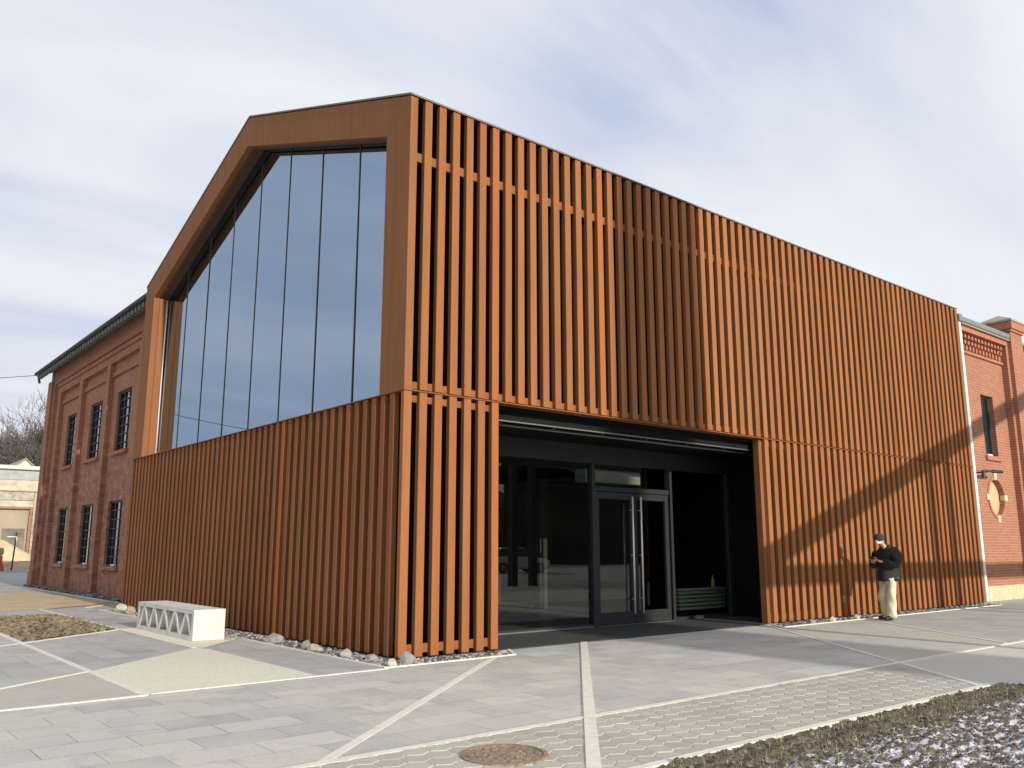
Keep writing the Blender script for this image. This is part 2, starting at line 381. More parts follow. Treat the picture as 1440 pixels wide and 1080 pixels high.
# --- roof, body
rf = MB()
for ya, yb in ((-0.012, WD/2), (WD/2, WD + 0.012)):
    za, zb2 = outer(ya), outer(yb)
    x0, x1 = -0.012, L_ + 0.01
    rf.add([(x0, ya, za - 0.03), (x1, ya, za - 0.03), (x1, yb, zb2 - 0.03), (x0, yb, zb2 - 0.03), (x0, ya, za), (x1, ya, za), (x1, yb, zb2), (x0, yb, zb2)],
           [(3,2,1,0),(4,5,6,7),(0,1,5,4),(1,2,6,5),(2,3,7,6),(3,0,4,7)])
rf.build('roof', plain('dark roof sheet', (0.17, 0.12, 0.09), 0.6), PAV)
bw = MB()
bw.box(0.16, L_ - 0.02, 0.26, 0.34, HS + 0.01, HT - 0.1)            # behind the upper slats
bw.box(0.16, XL + 0.02, 0.26, 0.34, 0.0, HS - 0.02)
bw.box(XR + 0.105, L_ - 0.02, 0.26, 0.34, 0.0, HS - 0.02)
bw.box(0.16, 0.22, 0.345, WD, 0.0, HS - 0.02)                       # behind the gable slats
bw.box(L_ - 0.2, L_ - 0.01, 0.345, WD, 0.0, HT - 0.1)
bw.box(0.23, L_ - 0.21, WD - 0.1, WD, 0.0, HT - 0.15)
bw.build('inner_wall', M['black'], PAV)
# vertical grey seams of the black cladding
sm = MB()
for k in range(1, 70):
    sm.box(k*PITCH - 0.06, k*PITCH - 0.035, 0.235, 0.258, HS + 0.02, HT - 0.7)
sm.build('cladding_seams', plain('grey seam', (0.10, 0.10, 0.10), 0.5), PAV)
# --- entrance recess
en = MB()
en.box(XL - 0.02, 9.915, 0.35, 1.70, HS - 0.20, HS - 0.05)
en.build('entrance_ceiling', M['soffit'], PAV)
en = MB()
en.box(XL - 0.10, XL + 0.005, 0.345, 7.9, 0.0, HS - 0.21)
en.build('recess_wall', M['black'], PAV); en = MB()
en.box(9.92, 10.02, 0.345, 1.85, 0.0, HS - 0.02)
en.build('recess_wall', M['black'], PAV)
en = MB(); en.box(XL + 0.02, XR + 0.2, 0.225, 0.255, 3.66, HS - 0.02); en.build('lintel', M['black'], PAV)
tr = MB()
tr.tube([(XL + 0.02, 0.62, 3.49), (9.91, 0.62, 3.49)], 0.022, 10)
for k in range(7):
    x = XL + 0.5 + k * 1.2; tr.box(x - 0.02, x + 0.02, 0.59, 0.65, 3.505, 3.53)
tr.build('ceiling_rail', M['galv'], PAV)
tr = MB(); tr.box(XL + 0.03, XR + 0.18, 0.36, 0.375, 3.505, 3.528); tr.build('ceiling_trim', M['galv'], PAV)
fl = MB(); fl.box(XL + 0.01, 9.915, 0.36, 1.72, 0.002, 0.016); fl.box(XL + 0.01, XR - 0.01, 0.05, 0.36, 0.002, 0.016)
fl.build('entrance_floor', plain('charcoal entrance matting', (0.035, 0.036, 0.036), 0.85, 0, 0.3, 40, 0.3), PAV)
GY = 1.77
gf = MB()
gf.box(XL + 0.02, 9.915, GY - 0.05, GY + 0.05, 3.14, 3.50)        # head
gf.box(XL + 0.02, 5.43, GY - 0.05, GY + 0.03, 0.0, 0.075)
gf.box(7.85, 9.75, GY - 0.05, GY + 0.03, 0.0, 0.075)
gf.box(5.44, 5.53, GY - 0.08, GY + 0.06, 0.0, 3.138)
gf.box(7.77, 7.84, GY - 0.08, GY + 0.06, 0.0, 3.138)
gf.box(9.755, 9.90, GY - 0.07, GY + 0.05, 0.0, 3.138)
gf.box(5.532, 7.768, GY - 0.05, GY + 0.05, 2.60, 2.70)
gf.build('glazing_frame', M['anthra'], PAV, 0.004, 1)
sl_ = MB(); sl_.box(XL + 0.02, 5.43, GY - 0.075, GY - 0.052, 0.017, 0.04); sl_.box(5.54, 7.76, GY - 0.12, GY - 0.05, 0.017, 0.026)
sl_.build('threshold', M['galv'], PAV)
def pane(x0, x1, z0, z1, par=PAV, y=GY):
    g = MB(); g.box(x0, x1, y - 0.008, y + 0.008, z0, z1); return g.build('pane', M['glass'], par)
pane(XL + 0.03, 5.435, 0.077, 3.135); pane(5.535, 7.765, 2.705, 3.135); pane(7.845, 9.754, 0.077, 3.135)
for xa, xb, hx, lab in ((5.56, 6.65, 6.55, 'left glass door leaf'), (6.66, 7.74, 6.80, 'right glass door leaf')):
    d = MB()
    d.box(xa, xa + 0.10, GY - 0.04, GY + 0.03, 0.03, 2.59); d.box(xb - 0.10, xb, GY - 0.04, GY + 0.03, 0.03, 2.59)
    d.box(xa + 0.101, xb - 0.101, GY - 0.04, GY + 0.03, 2.46, 2.59); d.box(xa + 0.101, xb - 0.101, GY - 0.04, GY + 0.03, 0.03, 0.26)
    do = d.build('door', M['anthra'], PAV, 0.004, 1); do['label'] = lab
    pane(xa + 0.09, xb - 0.09, 0.25, 2.47, do, GY - 0.002)
    h = MB(); h.tube([(hx, GY - 0.115, 0.22), (hx, GY - 0.115, 2.52)], 0.018, 12)
    for z in (0.5, 1.35, 2.25): h.tube([(hx, GY - 0.115, z), (hx, GY - 0.04, z)], 0.010, 8)
    h.build('handle', M['steel'], do, smooth=True)
    h = MB(); h.tube([(hx - 0.06, GY + 0.09, 0.22), (hx - 0.06, GY + 0.09, 2.40)], 0.012, 10)
    h.build('handle', M['galv'], do, smooth=True)
# room behind the glass
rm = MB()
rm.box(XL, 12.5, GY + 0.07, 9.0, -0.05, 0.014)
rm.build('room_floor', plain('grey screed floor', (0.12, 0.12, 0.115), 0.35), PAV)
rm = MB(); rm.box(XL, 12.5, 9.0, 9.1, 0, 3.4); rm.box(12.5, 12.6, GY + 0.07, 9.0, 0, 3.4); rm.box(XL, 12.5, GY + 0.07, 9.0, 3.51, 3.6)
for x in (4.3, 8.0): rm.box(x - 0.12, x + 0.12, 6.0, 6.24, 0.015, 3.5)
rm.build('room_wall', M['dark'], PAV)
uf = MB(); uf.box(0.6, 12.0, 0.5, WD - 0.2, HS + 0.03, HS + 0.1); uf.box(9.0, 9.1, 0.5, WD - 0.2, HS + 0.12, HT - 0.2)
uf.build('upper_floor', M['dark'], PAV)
# things inside, seen through the glass
a = MB(); pts = [(6.05 + 0.0, 2.83), (7.0, 2.83)]
prof = [(2.05, 2.80), (2.35, 2.80), (2.37, 2.86), (2.37, 3.0), (2.33, 3.07), (2.10, 3.08), (2.05, 3.04)]
a.prism(prof, 0, 5.62, 7.25)
o = a.build('air_curtain', plain('grey green casing', (0.30, 0.36, 0.29), 0.4), None, 0.02, 2); tag(o, 'grey green air curtain box mounted behind the glass over the doors', 'air curtain')
rad = thing('radiator', 'low louvred radiator standing inside behind the right glass pane', 'radiator', (9.85, 2.35, 0))
a = MB()
for k in range(5): a.box(-1.1, 0.55, 0.0, 0.16, 0.14 + 0.085*k, 0.20 + 0.085*k)
a.build('louvre', plain('grey green louvre', (0.42, 0.48, 0.37), 0.4), rad)
a = MB(); a.box(-1.12, 0.57, -0.02, 0.18, 0.56, 0.60); a.build('shelf', plain('grey sill board', (0.6, 0.6, 0.52), 0.5), rad)
for fx in (-1.0, 0.35):
    a = MB(); a.box(fx, fx + 0.1, 0.02, 0.14, 0.015, 0.138); a.build('foot', M['anthra'], rad)
a = MB(); a.lathe([(0.035, 0), (0.04, 0.02), (0.04, 0.17), (0.015, 0.23), (0.015, 0.28)], 14, (10.05, 2.42, 0.601))
o = a.build('bottle', plain('yellow plastic', (0.75, 0.62, 0.25), 0.4), None, smooth=True); tag(o, 'pale yellow bottle standing on the radiator shelf behind the glass', 'bottle')

# =================================================================== LEFT BRICK BUILDING
def layer(mb, ax, plane, u0, u1, v0, v1, holes, depth):
    """front sheet on a plane with holes and reveals going back by depth; ax 0: plane x, u=y; ax 1: plane y, u=x"""
    us = sorted({u0, u1, *[h[0] for h in holes], *[h[1] for h in holes]}); vs = sorted({v0, v1, *[h[2] for h in holes], *[h[3] for h in holes]})
    P = (lambda u, v, d=0: (plane + d, u, v)) if ax == 0 else (lambda u, v, d=0: (u, plane + d, v))
    for a, b in zip(us[:-1], us[1:]):
        for c, e in zip(vs[:-1], vs[1:]):
            cu, cv = (a+b)/2, (c+e)/2
            if any(h[0] < cu < h[1] and h[2] < cv < h[3] for h in holes): continue
            mb.quad(P(a,c), P(b,c), P(b,e), P(a,e))
    for h in holes:
        if len(h) > 4: continue
        a, b, c, e = h[:4]
        mb.quad(P(a,c), P(a,e), P(a,e,depth), P(a,c,depth)); mb.quad(P(b,c), P(b,e), P(b,e,depth), P(b,c,depth))
        mb.quad(P(a,e), P(b,e), P(b,e,depth), P(a,e,depth))
        if c > v0: mb.quad(P(a,c), P(b,c), P(b,c,depth), P(a,c,depth))
BL = thing('brick_hall', 'old red brick building with recessed wall bays and barred windows left of the slatted gable', 'building')
YN, YF = 12.9, 29.35
bays = [(17.45, 20.75), (21.15, 24.45), (24.95, 28.0)]
m = MB()
layer(m, 0, 1.10, YN, YF, 0.0, 8.75, [(16.9, 28.55, 0.0, 8.15)], 0.12)
layer(m, 0, 1.22, 16.9, 28.55, 0.0, 8.15, [(a, b, 0.0, 7.72) for a, b in bays], 0.16)
wins = [(18.55, 20.12), (22.0, 23.58), (25.6, 27.1)]
for (a, b), (c, e) in zip(bays, wins):
    layer(m, 0, 1.38, a, b, 0.0, 7.72, [(c, e, 4.62, 6.66), (c, e, 0.92, 3.0)], 0.26)
m.add([(1.10, YF, 0), (10.0, YF, 0), (10.0, YF, 8.75), (1.10, YF, 8.75)], [(0,1,2,3)])
m.box(0.96, 1.097, 28.65, 29.44, 0.0, 0.55); m.box(1.0, 1.097, 28.75, 29.40, 0.56, 8.3)
m.open_build('wall', M['brick_l'], BL)
led = MB()
for a, b in bays: led.box(1.30, 1.378, a + 0.02, b - 0.02, 7.25, 7.40)
led.box(1.16, 1.218, 16.92, 28.53, 7.98, 8.12)
led.build('brick_ledge', M['brick_l'], BL)
def barred_window(par, ax, plane, u0, u1, v0, v1, nu, nv, mat):
    P = (lambda u0, u1, d0, d1, v0, v1: (plane + d0, plane + d1, u0, u1, v0, v1)) if ax == 0 else (lambda u0, u1, d0, d1, v0, v1: (u0, u1, plane + d0, plane + d1, v0, v1))
    w = MB()
    w.box(*P(u0, u0+0.06, 0, 0.06, v0, v1)); w.box(*P(u1-0.06, u1, 0, 0.06, v0, v1))
    w.box(*P(u0+0.061, u1-0.061, 0, 0.06, v0, v0+0.06)); w.box(*P(u0+0.061, u1-0.061, 0, 0.06, v1-0.06, v1))
    for k in range(1, nu):
        u = u0 + (u1-u0)*k/nu; w.box(*P(u-0.016, u+0.016, 0.005, 0.045, v0+0.061, v1-0.061))
    for k in range(1, nv):
        v = v0 + (v1-v0)*k/nv; w.box(*P(u0+0.061, u1-0.061, 0.010, 0.04, v-0.014, v+0.014))
    fo = w.build('window', mat, par)
    g = MB(); g.box(*P(u0+0.03, u1-0.03, 0.047, 0.058, v0+0.03, v1-0.03)); g.build('pane', M['winglass'], fo)
    g = MB(); g.box(*P(u0, u1, 0.45, 0.5, v0-0.1, v1+0.1)); g.build('room_dark', M['dark'], fo)
    return fo
for (c, e) in wins:
    barred_window(BL, 0, 1.46, c, e, 4.62, 6.66, 3, 7, M['frame_b'])
    barred_window(BL, 0, 1.46, c, e, 0.92, 3.0, 3, 7, M['frame_b'])
    for z in (4.62, 0.92):
        s_ = MB(); s_.box(1.27, 1.455, c - 0.14, e + 0.14, z - 0.13, z - 0.003); s_.build('sill', M['brick_l'], BL, 0.01, 1)
    s_ = MB(); s_.box(1.37, 1.45, c + 0.35, c + 0.75, 0.925, 0.98); s_.build('snow_patch', plain('old snow', (0.8, 0.8, 0.8), 0.7), BL, 0.02, 2)
rf = MB()
ex, ez = 0.62, 8.56
rf.add([(ex, YN + 0.05, ez), (ex, 29.55, ez), (7.0, 29.55, ez + 2.9), (7.0, YN + 0.05, ez + 2.9), (ex, YN + 0.05, ez + 0.16), (ex, 29.55, ez + 0.16), (7.0, 29.55, ez + 3.06), (7.0, YN + 0.05, ez + 3.06)],
       [(3,2,1,0),(4,5,6,7),(0,1,5,4),(1,2,6,5),(2,3,7,6),(3,0,4,7)])
rf.build('roof', M['tile'], BL)
rt = MB()
k = 0
while YN + 0.2 + k*0.36 < 29.4:
    y = YN + 0.2 + k*0.36; rt = MB(); rt.box(ex - 0.02, ex + 0.12, y, y + 0.19, ez - 0.10, ez + 0.06); rt.build('rafter_end', M['tile_end'], BL); k += 1
gt = MB(); gt.tube([(ex - 0.07, YN + 0.1, ez + 0.12), (ex - 0.07, 29.7, ez + 0.12)], 0.07, 10); gt.tube([(ex + 0.02, 29.72, ez + 0.1), (ex + 0.1, 29.72, ez - 0.25)], 0.05, 8)
gt.build('gutter', M['tile'], BL)

# =================================================================== RIGHT BRICK BUILDING
BR = thing('brick_workshop', 'sunlit red brick building with corbelled cornice and round niche right of the slats', 'building')
PY = 0.30
m = MB()
layer(m, 1, PY, L_ + 0.02, 34.0, 0.42, 7.95, [(20.63, 21.52, 4.21, 6.07), (20.29, 21.79, 2.22, 3.72, 1)], 0.22)
nseg = 40; cx, cz, nr_ = 21.04, 2.97, 0.56
for k in range(nseg):
    a0, a1 = 2*math.pi*k/nseg, 2*math.pi*(k+1)/nseg
    def sq(a): c_, s_ = math.cos(a), math.sin(a); q = 0.75/max(abs(c_), abs(s_)); return (cx + c_*q, PY, cz + s_*q)
    def ci(a, y=PY): return (cx + nr_*math.cos(a), y, cz + nr_*math.sin(a))
    m.quad(ci(a0), sq(a0), sq(a1), ci(a1)); m.quad(ci(a0), ci(a1), ci(a1, PY + 0.17), ci(a0, PY + 0.17))
m.open_build('wall', M['brick_r'], BR)
st = MB(); x = L_ + 0.03
random.seed(3)
while x < 33:
    w = random.uniform(0.7, 1.1); st.box(x, x + w - 0.008, PY - 0.05, PY + 0.1, 0.0, 0.425); x += w
st.build('plinth', M['stone'], BR, 0.012, 2)
wo = barred_window(BR, 1, PY + 0.14, 20.63, 21.52, 4.21, 6.07, 2, 2, M['frame_g'])
s_ = MB(); s_.box(20.55, 21.62, PY - 0.07, PY + 0.139, 4.07, 4.207); s_.build('sill', M['brick_b'], BR, 0.008, 1)
s_ = MB(); s_.box(20.85, 21.15, PY + 0.01, PY + 0.12, 4.208, 4.27); s_.build('snow_patch', plain('old snow lump', (0.8, 0.8, 0.8), 0.7), BR, 0.025, 2)
cb = MB()
xr = 22.5
cb.box(L_ + 0.2, xr, PY - 0.06, PY + 0.02, 7.20, 7.28)
cb.box(L_ + 0.2, xr, PY - 0.22, PY + 0.02, 7.80, 7.945)
for r, z in enumerate((7.32, 7.475, 7.63)):
    k = 0
    while L_ + 0.25 + k*0.235 + 0.12 < xr:
        x = L_ + 0.25 + k*0.235 + (0.06 if r % 2 else 0); cb.box(x, x + 0.115, PY - 0.07 - 0.045*r, PY + 0.02, z, z + 0.10); k += 1
cb.build('cornice', M['brick_b'], BR)
g = MB(); g.box(L_ + 0.28, xr + 0.05, PY - 0.30, PY + 0.05, 7.96, 8.00); g.build('gutter_board', M['capstone'], BR)
g = MB(); g.box(L_ + 0.20, xr + 0.02, PY - 0.34, PY - 0.20, 8.005, 8.17); g.build('gutter', M['zinc'], BR, 0.03, 2)
g = MB(); g.add([(L_ + 0.03, PY - 0.19, 8.05), (34, PY - 0.19, 8.05), (34, 6.5, 8.35), (L_ + 0.03, 6.5, 8.35), (L_ + 0.03, PY - 0.19, 8.12), (34, PY - 0.19, 8.12), (34, 6.5, 8.42), (L_ + 0.03, 6.5, 8.42)],
      [(3,2,1,0),(4,5,6,7),(0,1,5,4),(1,2,6,5),(2,3,7,6),(3,0,4,7)]); g.build('roof', M['zinc'], BR)
# round niche
m = MB()
def ring(mb, r0, r1, y0, y1):
    vs = []; fs = []
    for k in range(nseg):
        a = 2*math.pi*k/nseg
        for r, y in ((r0, y0), (r1, y0), (r1, y1), (r0, y1)): vs.append((cx + r*math.cos(a), y, cz + r*math.sin(a)))
    for k in range(nseg):
        n2 = (k+1) % nseg
        for i in range(4): fs.append((k*4+i, k*4+(i+1) % 4, n2*4+(i+1) % 4, n2*4+i))
    mb.add(vs, fs)
ring(m, 0.545, 0.63, PY - 0.025, PY + 0.03); m.build('niche_ring', M['brick_b'], BR)
m = MB(); m.prism([(cx + 0.58*math.cos(2*math.pi*k/nseg), cz + 0.58*math.sin(2*math.pi*k/nseg)) for k in range(nseg)], 1, PY + 0.14, PY + 0.165)
m.build('niche_panel', plain('sandstone panel', (0.52, 0.40, 0.24), 0.85, 0, 0.12, 5, 0.2), BR)
for k in range(4):
    a = k*math.pi/2; m = MB(); c_, s2 = math.cos(a), math.sin(a)
    pts = [(cx + c_*r - s2*t_, cz + s2*r + c_*t_) for r, t_ in ((0.52, -0.08), (0.74, -0.10), (0.74, 0.10), (0.52, 0.08))]
    m.prism(pts, 1, PY - 0.035, PY + 0.1); m.build('keystone', M['stone'], BR, 0.008, 1)
# corner pier with stone cap
m = MB(); m.box(22.50, 23.78, 0.12, 0.29, 0.0, 7.95); m.build('pilaster', M['brick_r'], BR)
m = MB(); m.box(22.67, 23.60, 0.0, 0.9, 0.0, 8.30); m.build('pier', M['brick_r'], BR)
m = MB(); m.box(22.62, 23.65, -0.05, 0.95, 8.301, 8.38); m.box(22.57, 23.70, -0.10, 1.0, 8.381, 8.62)
m.build('pier_collar', M['brick_b'], BR)
m = MB(); m.add([(22.53,-0.13,8.621),(23.74,-0.13,8.621),(23.74,1.03,8.621),(22.53,1.03,8.621),(22.53,-0.13,8.68),(23.74,-0.13,8.68),(23.74,1.03,8.68),(22.53,1.03,8.68),(23.13,0.45,8.98)],
    [(3,2,1,0),(0,1,5,4),(1,2,6,5),(2,3,7,6),(3,0,4,7),(4,5,8),(5,6,8),(6,7,8),(7,4,8)]); m.build('pier_cap', M['capstone'], BR)
dp = MB(); dp.box(L_ + 0.04, L_ + 0.16, -0.02, 0.10, 0.05, 7.98); dp.build('downpipe', M['white'], BR, 0.03, 3)
dp = MB(); dp.box(L_ + 0.01, L_ + 0.20, -0.06, 0.14, 7.985, 8.20); dp.build('pipe_head', M['zinc'], BR, 0.01, 1)
# lamp arm on the brick
wl = thing('wall_lamp', 'dark tubular lamp arm fixed to the brick wall above the round niche', 'lamp', (19.6, PY, 3.64))
a = MB(); a.tube([(0.1, 0.0, 0.0), (0.1, -0.30, 0.0), (0.05, -0.42, 0.01)], 0.022, 8); a.build('arm', M['frame_b'], wl)
a = MB(); a.tube([(-0.42, -0.42, 0.0), (0.0, -0.42, 0.01), (0.2, -0.42, 0.015), (0.28, -0.42, 0.02), (0.92, -0.42, 0.04)], [0.028, 0.03, 0.032, 0.055, 0.05], 10); a.build('lamp_body', M['frame_b'], wl)
a = MB(); a.tube([(-0.40, -0.42, 0.0), (-0.40, -0.42, -0.20)], [0.04, 0.055], 10); a.build('lamp_head', M['frame_b'], wl)

# =================================================================== GROUND
M['asphalt'] = slab_mat('bare concrete ground', 40, 40, (0.36,0.34,0.30), (0.36,0.34,0.30), (0.3,0.29,0.26), 0, 0.001, 0.4, (0.24,0.23,0.21))
M['slab'] = slab_mat('large grey slabs', 0.70, 0.43, (0.55,0.53,0.465), (0.40,0.395,0.37), (0.22,0.21,0.18), 0, 0.005, 0.42, (0.31,0.305,0.29), 0.5, (0.57,0.54,0.46))
M['slab_d'] = slab_mat('darker grey slabs', 0.70, 0.43, (0.47,0.46,0.425), (0.34,0.34,0.33), (0.22,0.21,0.18), R(90), 0.005, 0.4, (0.26,0.26,0.25), 0.5, (0.48,0.455,0.40))
M['sett'] = slab_mat('small beige pavers', 0.20, 0.10, (0.54,0.51,0.44), (0.47,0.445,0.385), (0.34,0.31,0.25), R(25), 0.004, 0.25, (0.31,0.29,0.25))
M['beige'] = slab_mat('fine beige concrete', 3.0, 1.5, (0.45,0.42,0.35), (0.43,0.40,0.34), (0.36,0.33,0.28), R(10), 0.002, 0.25, (0.33,0.30,0.25))
def pebble_mat():
    m, t, b = new_mat('cream pebble concrete')
    c = coords(t)
    v = N(t, 'ShaderNodeTexVoronoi', i_Scale=38.0); L(t, c, v.inputs['Vector'])
    n = N(t, 'ShaderNodeTexNoise', i_Scale=6.0, i_Detail=5.0); L(t, c, n.inputs['Vector'])
    col = mixc(t, ramp(t, v.outputs['Distance'], [(0.15, (0,0,0)), (0.6, (1,1,1))]), (0.78, 0.735, 0.60), (0.62, 0.57, 0.44))
    hs = N(t, 'ShaderNodeSeparateColor'); L(t, v.outputs['Color'], hs.inputs[0])
    col = mixc(t, math_node(t, 'MULTIPLY', hs.outputs[0], 0.3), col, (0.83, 0.80, 0.70))
    col = mixc(t, math_node(t, 'MULTIPLY', ramp(t, n.outputs[0], [(0.45,(0,0,0)),(0.7,(1,1,1))]), 0.25), col, (0.60, 0.55, 0.43))
    L(t, col, b.inputs['Base Color']); b.inputs['Roughness'].default_value = 0.85
    bump(t, b, v.outputs['Distance'], -0.5, 0.01); return m
M['cream'] = pebble_mat()
M['sand'] = plain('compacted sand', (0.48, 0.375, 0.23), 0.95, 0, 0.16, 1.2, 0.3)
M['hex'] = None
def sheet(name, polys, z, mat):
    m = MB()
    for p in polys: m.poly(p, z)
    o = m.build(name, mat)
    for f in o.data.polygons:
        if f.normal.z < 0: f.flip()
    return structure(o)
sheet('ground', [[(-900,-900),(900,-900),(900,900),(-900,900)]], -0.012, M['asphalt'])
sheet('paving', [[(-30,-4.4),(5.05,-4.4),(8.9,0.35),(8.9,0.35),(-0.5,0.35),(-0.5,-0.55),(-30,-0.55)]], -0.004, M['slab'])
sheet('paving', [[(5.1,-4.4),(8.75,-4.4),(11.3,-0.5),(11.3,0.26),(8.9,0.26)]], -0.004, M['sett'])
sheet('paving', [[(8.78,-4.4),(40,-4.4),(40,0.29),(11.35,0.29),(11.35,-0.5)]], -0.004, M['slab_d'])
sheet('paving', [[(3.85,-5.95),(4.3,-6.2),(12,-9.6),(40,-9.6),(40,-4.4),(5.07,-4.4)]], -0.004, slab_mat('pale concrete field', 3.0, 1.5, (0.60,0.575,0.50), (0.57,0.545,0.47), (0.46,0.43,0.37), R(-30), 0.002, 0.2, (0.48,0.46,0.40)))
sheet('paving', [[(-3.45,-0.55),(-0.5,-0.55),(-0.5,14.0),(-3.45,14.0)]], -0.004, M['slab_d'])
sheet('paving', [[(-30,-0.55),(-3.46,-0.55),(-3.46,1.6)]], -0.004, M['beige'])
sheet('paving', [[(-30,-0.55),(-3.46,1.60),(-3.46,14),(-30,14)]], -0.003, M['slab_d'])
sheet('paving', [[(-3.46,1.58),(-1.56,3.3),(-1.45,3.0),(-1.45,-0.5),(-3.46,-0.62)]], 0.0, M['cream'])
sheet('paving', [[(-1.62,7.35),(-1.62,3.25),(-1.45,3.2),(-0.52,4.15),(-0.52,7.35)]], 0.001, M['cream'])
sheet('path', [[(-0.95,23.2),(0.0,23.7),(0.72,16.0),(-0.4,14.75),(-1.55,13.95),(-3.0,13.4),(-3.4,19)]], 0.0, M['sand'])
# pale strips between the fields
def strips(lines):
    m = MB()
    for (x0,y0,x1,y1,w,z) in lines:
        d = Vector((x1-x0, y1-y0)).normalized(); n = Vector((-d.y, d.x)) * w / 2
        m.prism([(x0+n.x,y0+n.y),(x0-n.x,y0-n.y),(x1-n.x,y1-n.y),(x1+n.x,y1+n.y)], 2, -0.03, z)
    return m
o = strips([(2.06,0.16,-4.1,-4.98,0.085,0.0003),(-30,-4.43,5.05,-4.4,0.085,0.0045),(5.05,-4.4,40,-4.25,0.085,0.0045),
            (8.80,0.31,3.80,-5.95,0.075,0.0055),(11.0,-0.95,8.72,-4.33,0.07,0.005),(-3.46,14.0,-3.46,-0.62,0.085,0.0003),
            (-1.57,14.05,-1.57,3.3,0.07,0.005),(-3.46,-0.66,-30,-0.9,0.06,0.0045),(-3.5,1.58,-7.2,-1.2,0.06,0.004),
            (-0.5,-0.55,-3.4,-0.6,0.045,0.0042),(-3.46,5.7,-1.6,7.15,0.07,0.0055),(-3.46,5.7,-12,-0.5,0.06,0.0035),
            (0.70,29.0,0.72,15.6,0.06,0.0003),(0.72,15.6,-0.5,14.0,0.06,0.0055)]).build('paving_bands', M['strip']); structure(o)
o = strips([(3.73,0.24,-2.6,-6.35,0.105,0.0085)]).build('paving_band', M['strip']); structure(o)
# kerb edges of the gravel beds and planting bed
o = strips([(-0.48,12.95,-0.48,-0.47,0.05,0.012),(-0.505,-0.475,1.66,-0.475,0.05,0.010),(1.66,-0.475,2.02,0.12,0.05,0.009),(8.75,0.05,8.35,-0.475,0.05,0.009),(8.35,-0.475,18.6,-0.475,0.05,0.010)]).build('gravel_kerb', M['strip']); structure(o)
kb = MB()
for k in range(14):
    x1 = 3.84 - k*0.8; kb.box(x1 - 0.795, x1, -6.02, -5.93, -0.2, 0.022)
o = kb.build('kerb', M['strip'], None, 0.008, 2); structure(o)
# hexagonal pavers
def hex_mat():
    m, t, b = new_mat('hexagon pavers')
    at = N(t, 'ShaderNodeAttribute', attribute_name='tone')
    c = coords(t)
    n = N(t, 'ShaderNodeTexNoise', i_Scale=45.0, i_Detail=6.0, i_Roughness=0.7); L(t, c, n.inputs['Vector'])
    n2 = N(t, 'ShaderNodeTexNoise', i_Scale=1.1, i_Detail=5.0); L(t, c, n2.inputs['Vector'])
    col = mixc(t, at.outputs['Fac'], (0.37, 0.345, 0.29), (0.46, 0.43, 0.365))
    col = mixc(t, math_node(t, 'MULTIPLY', ramp(t, n2.outputs[0], [(0.45,(0,0,0)),(0.65,(1,1,1))]), 0.5), col, (0.50, 0.465, 0.39))
    col = mixc(t, 0.5, col, ramp(t, n.outputs[0], [(0.3,(0.38,)*3),(0.7,(0.62,)*3)]), 'OVERLAY')
    L(t, col, b.inputs['Base Color']); b.inputs['Roughness'].default_value = 0.85; bump(t, b, n.outputs[0], 0.3, 0.004); return m
M['hex'] = hex_mat()
sheet('paving_joints', [[(-8,-5.95),(3.84,-5.95),(5.0,-4.45),(-8,-4.45)]], -0.003, plain('pale joint sand', (0.52,0.49,0.41), 0.95, 0, 0.15, 30, 0.3))
def clip(poly, a, b, c):
    out = []
    for i in range(len(poly)):
        p, q_ = poly[i], poly[(i+1) % len(poly)]; dp = a*p[0]+b*p[1]+c; dq = a*q_[0]+b*q_[1]+c
        if dp >= 0: out.append(p)
        if dp*dq < 0: t_ = dp/(dp-dq); out.append((p[0]+(q_[0]-p[0])*t_, p[1]+(q_[1]-p[1])*t_))
    return out
hx = MB(); tones = []
random.seed(11)
r = 0.123; hw = r*math.sqrt(3)
for j in range(-2, 14):
    for i in range(-1, 62):
        hx_, hy = -7.5 + i*hw + (hw/2 if j % 2 else 0), -6.2 + j*1.5*r
        g = 0.945
        tz = random.uniform(0, 0.003)
        pts = [(hx_ + g*r*math.sin(math.pi/3*k), hy + g*r*math.cos(math.pi/3*k)) for k in range(6)][::-1]
        for (a, b, c) in ((0, 1, 5.935), (0, -1, -4.44), (-6.26, 5.0, -6.26*-3.84*1.0 + 5.0*5.95 + 0.0)):
            if a == -6.26:                                        # left of the oblique strip from (3.8,-5.95) to (8.8,0.31)
                a, b = -6.26, 5.0; c = 6.26*3.76 + 5.0*5.95
            pts = clip(pts, a, b, c)
            if len(pts) < 3: break
        if len(pts) < 3: continue
        tone = random.random()
        n0 = len(hx.f)
        cxm = sum(p[0] for p in pts)/len(pts); cym = sum(p[1] for p in pts)/len(pts)
        ins = [(cxm + (p[0]-cxm)*0.94, cym + (p[1]-cym)*0.94) for p in pts]
        n = len(pts)
        tx, ty = random.uniform(-.008,.008), random.uniform(-.008,.008)
        top = [(p[0], p[1], 0.0005 + tz + (p[0]-cxm)*tx + (p[1]-cym)*ty) for p in ins]; low = [(p[0], p[1], -0.008) for p in pts]
        hx.add(low + top, [tuple(range(n, 2*n))] + [(k, (k+1) % n, (k+1) % n + n, k+n) for k in range(n)])
        tones += [tone]*(len(hx.f)-n0)
o = hx.build('hexagon_paving', M['hex']); structure(o)
at = o.data.attributes.new('tone', 'FLOAT', 'FACE'); at.data.foreach_set('value', tones)
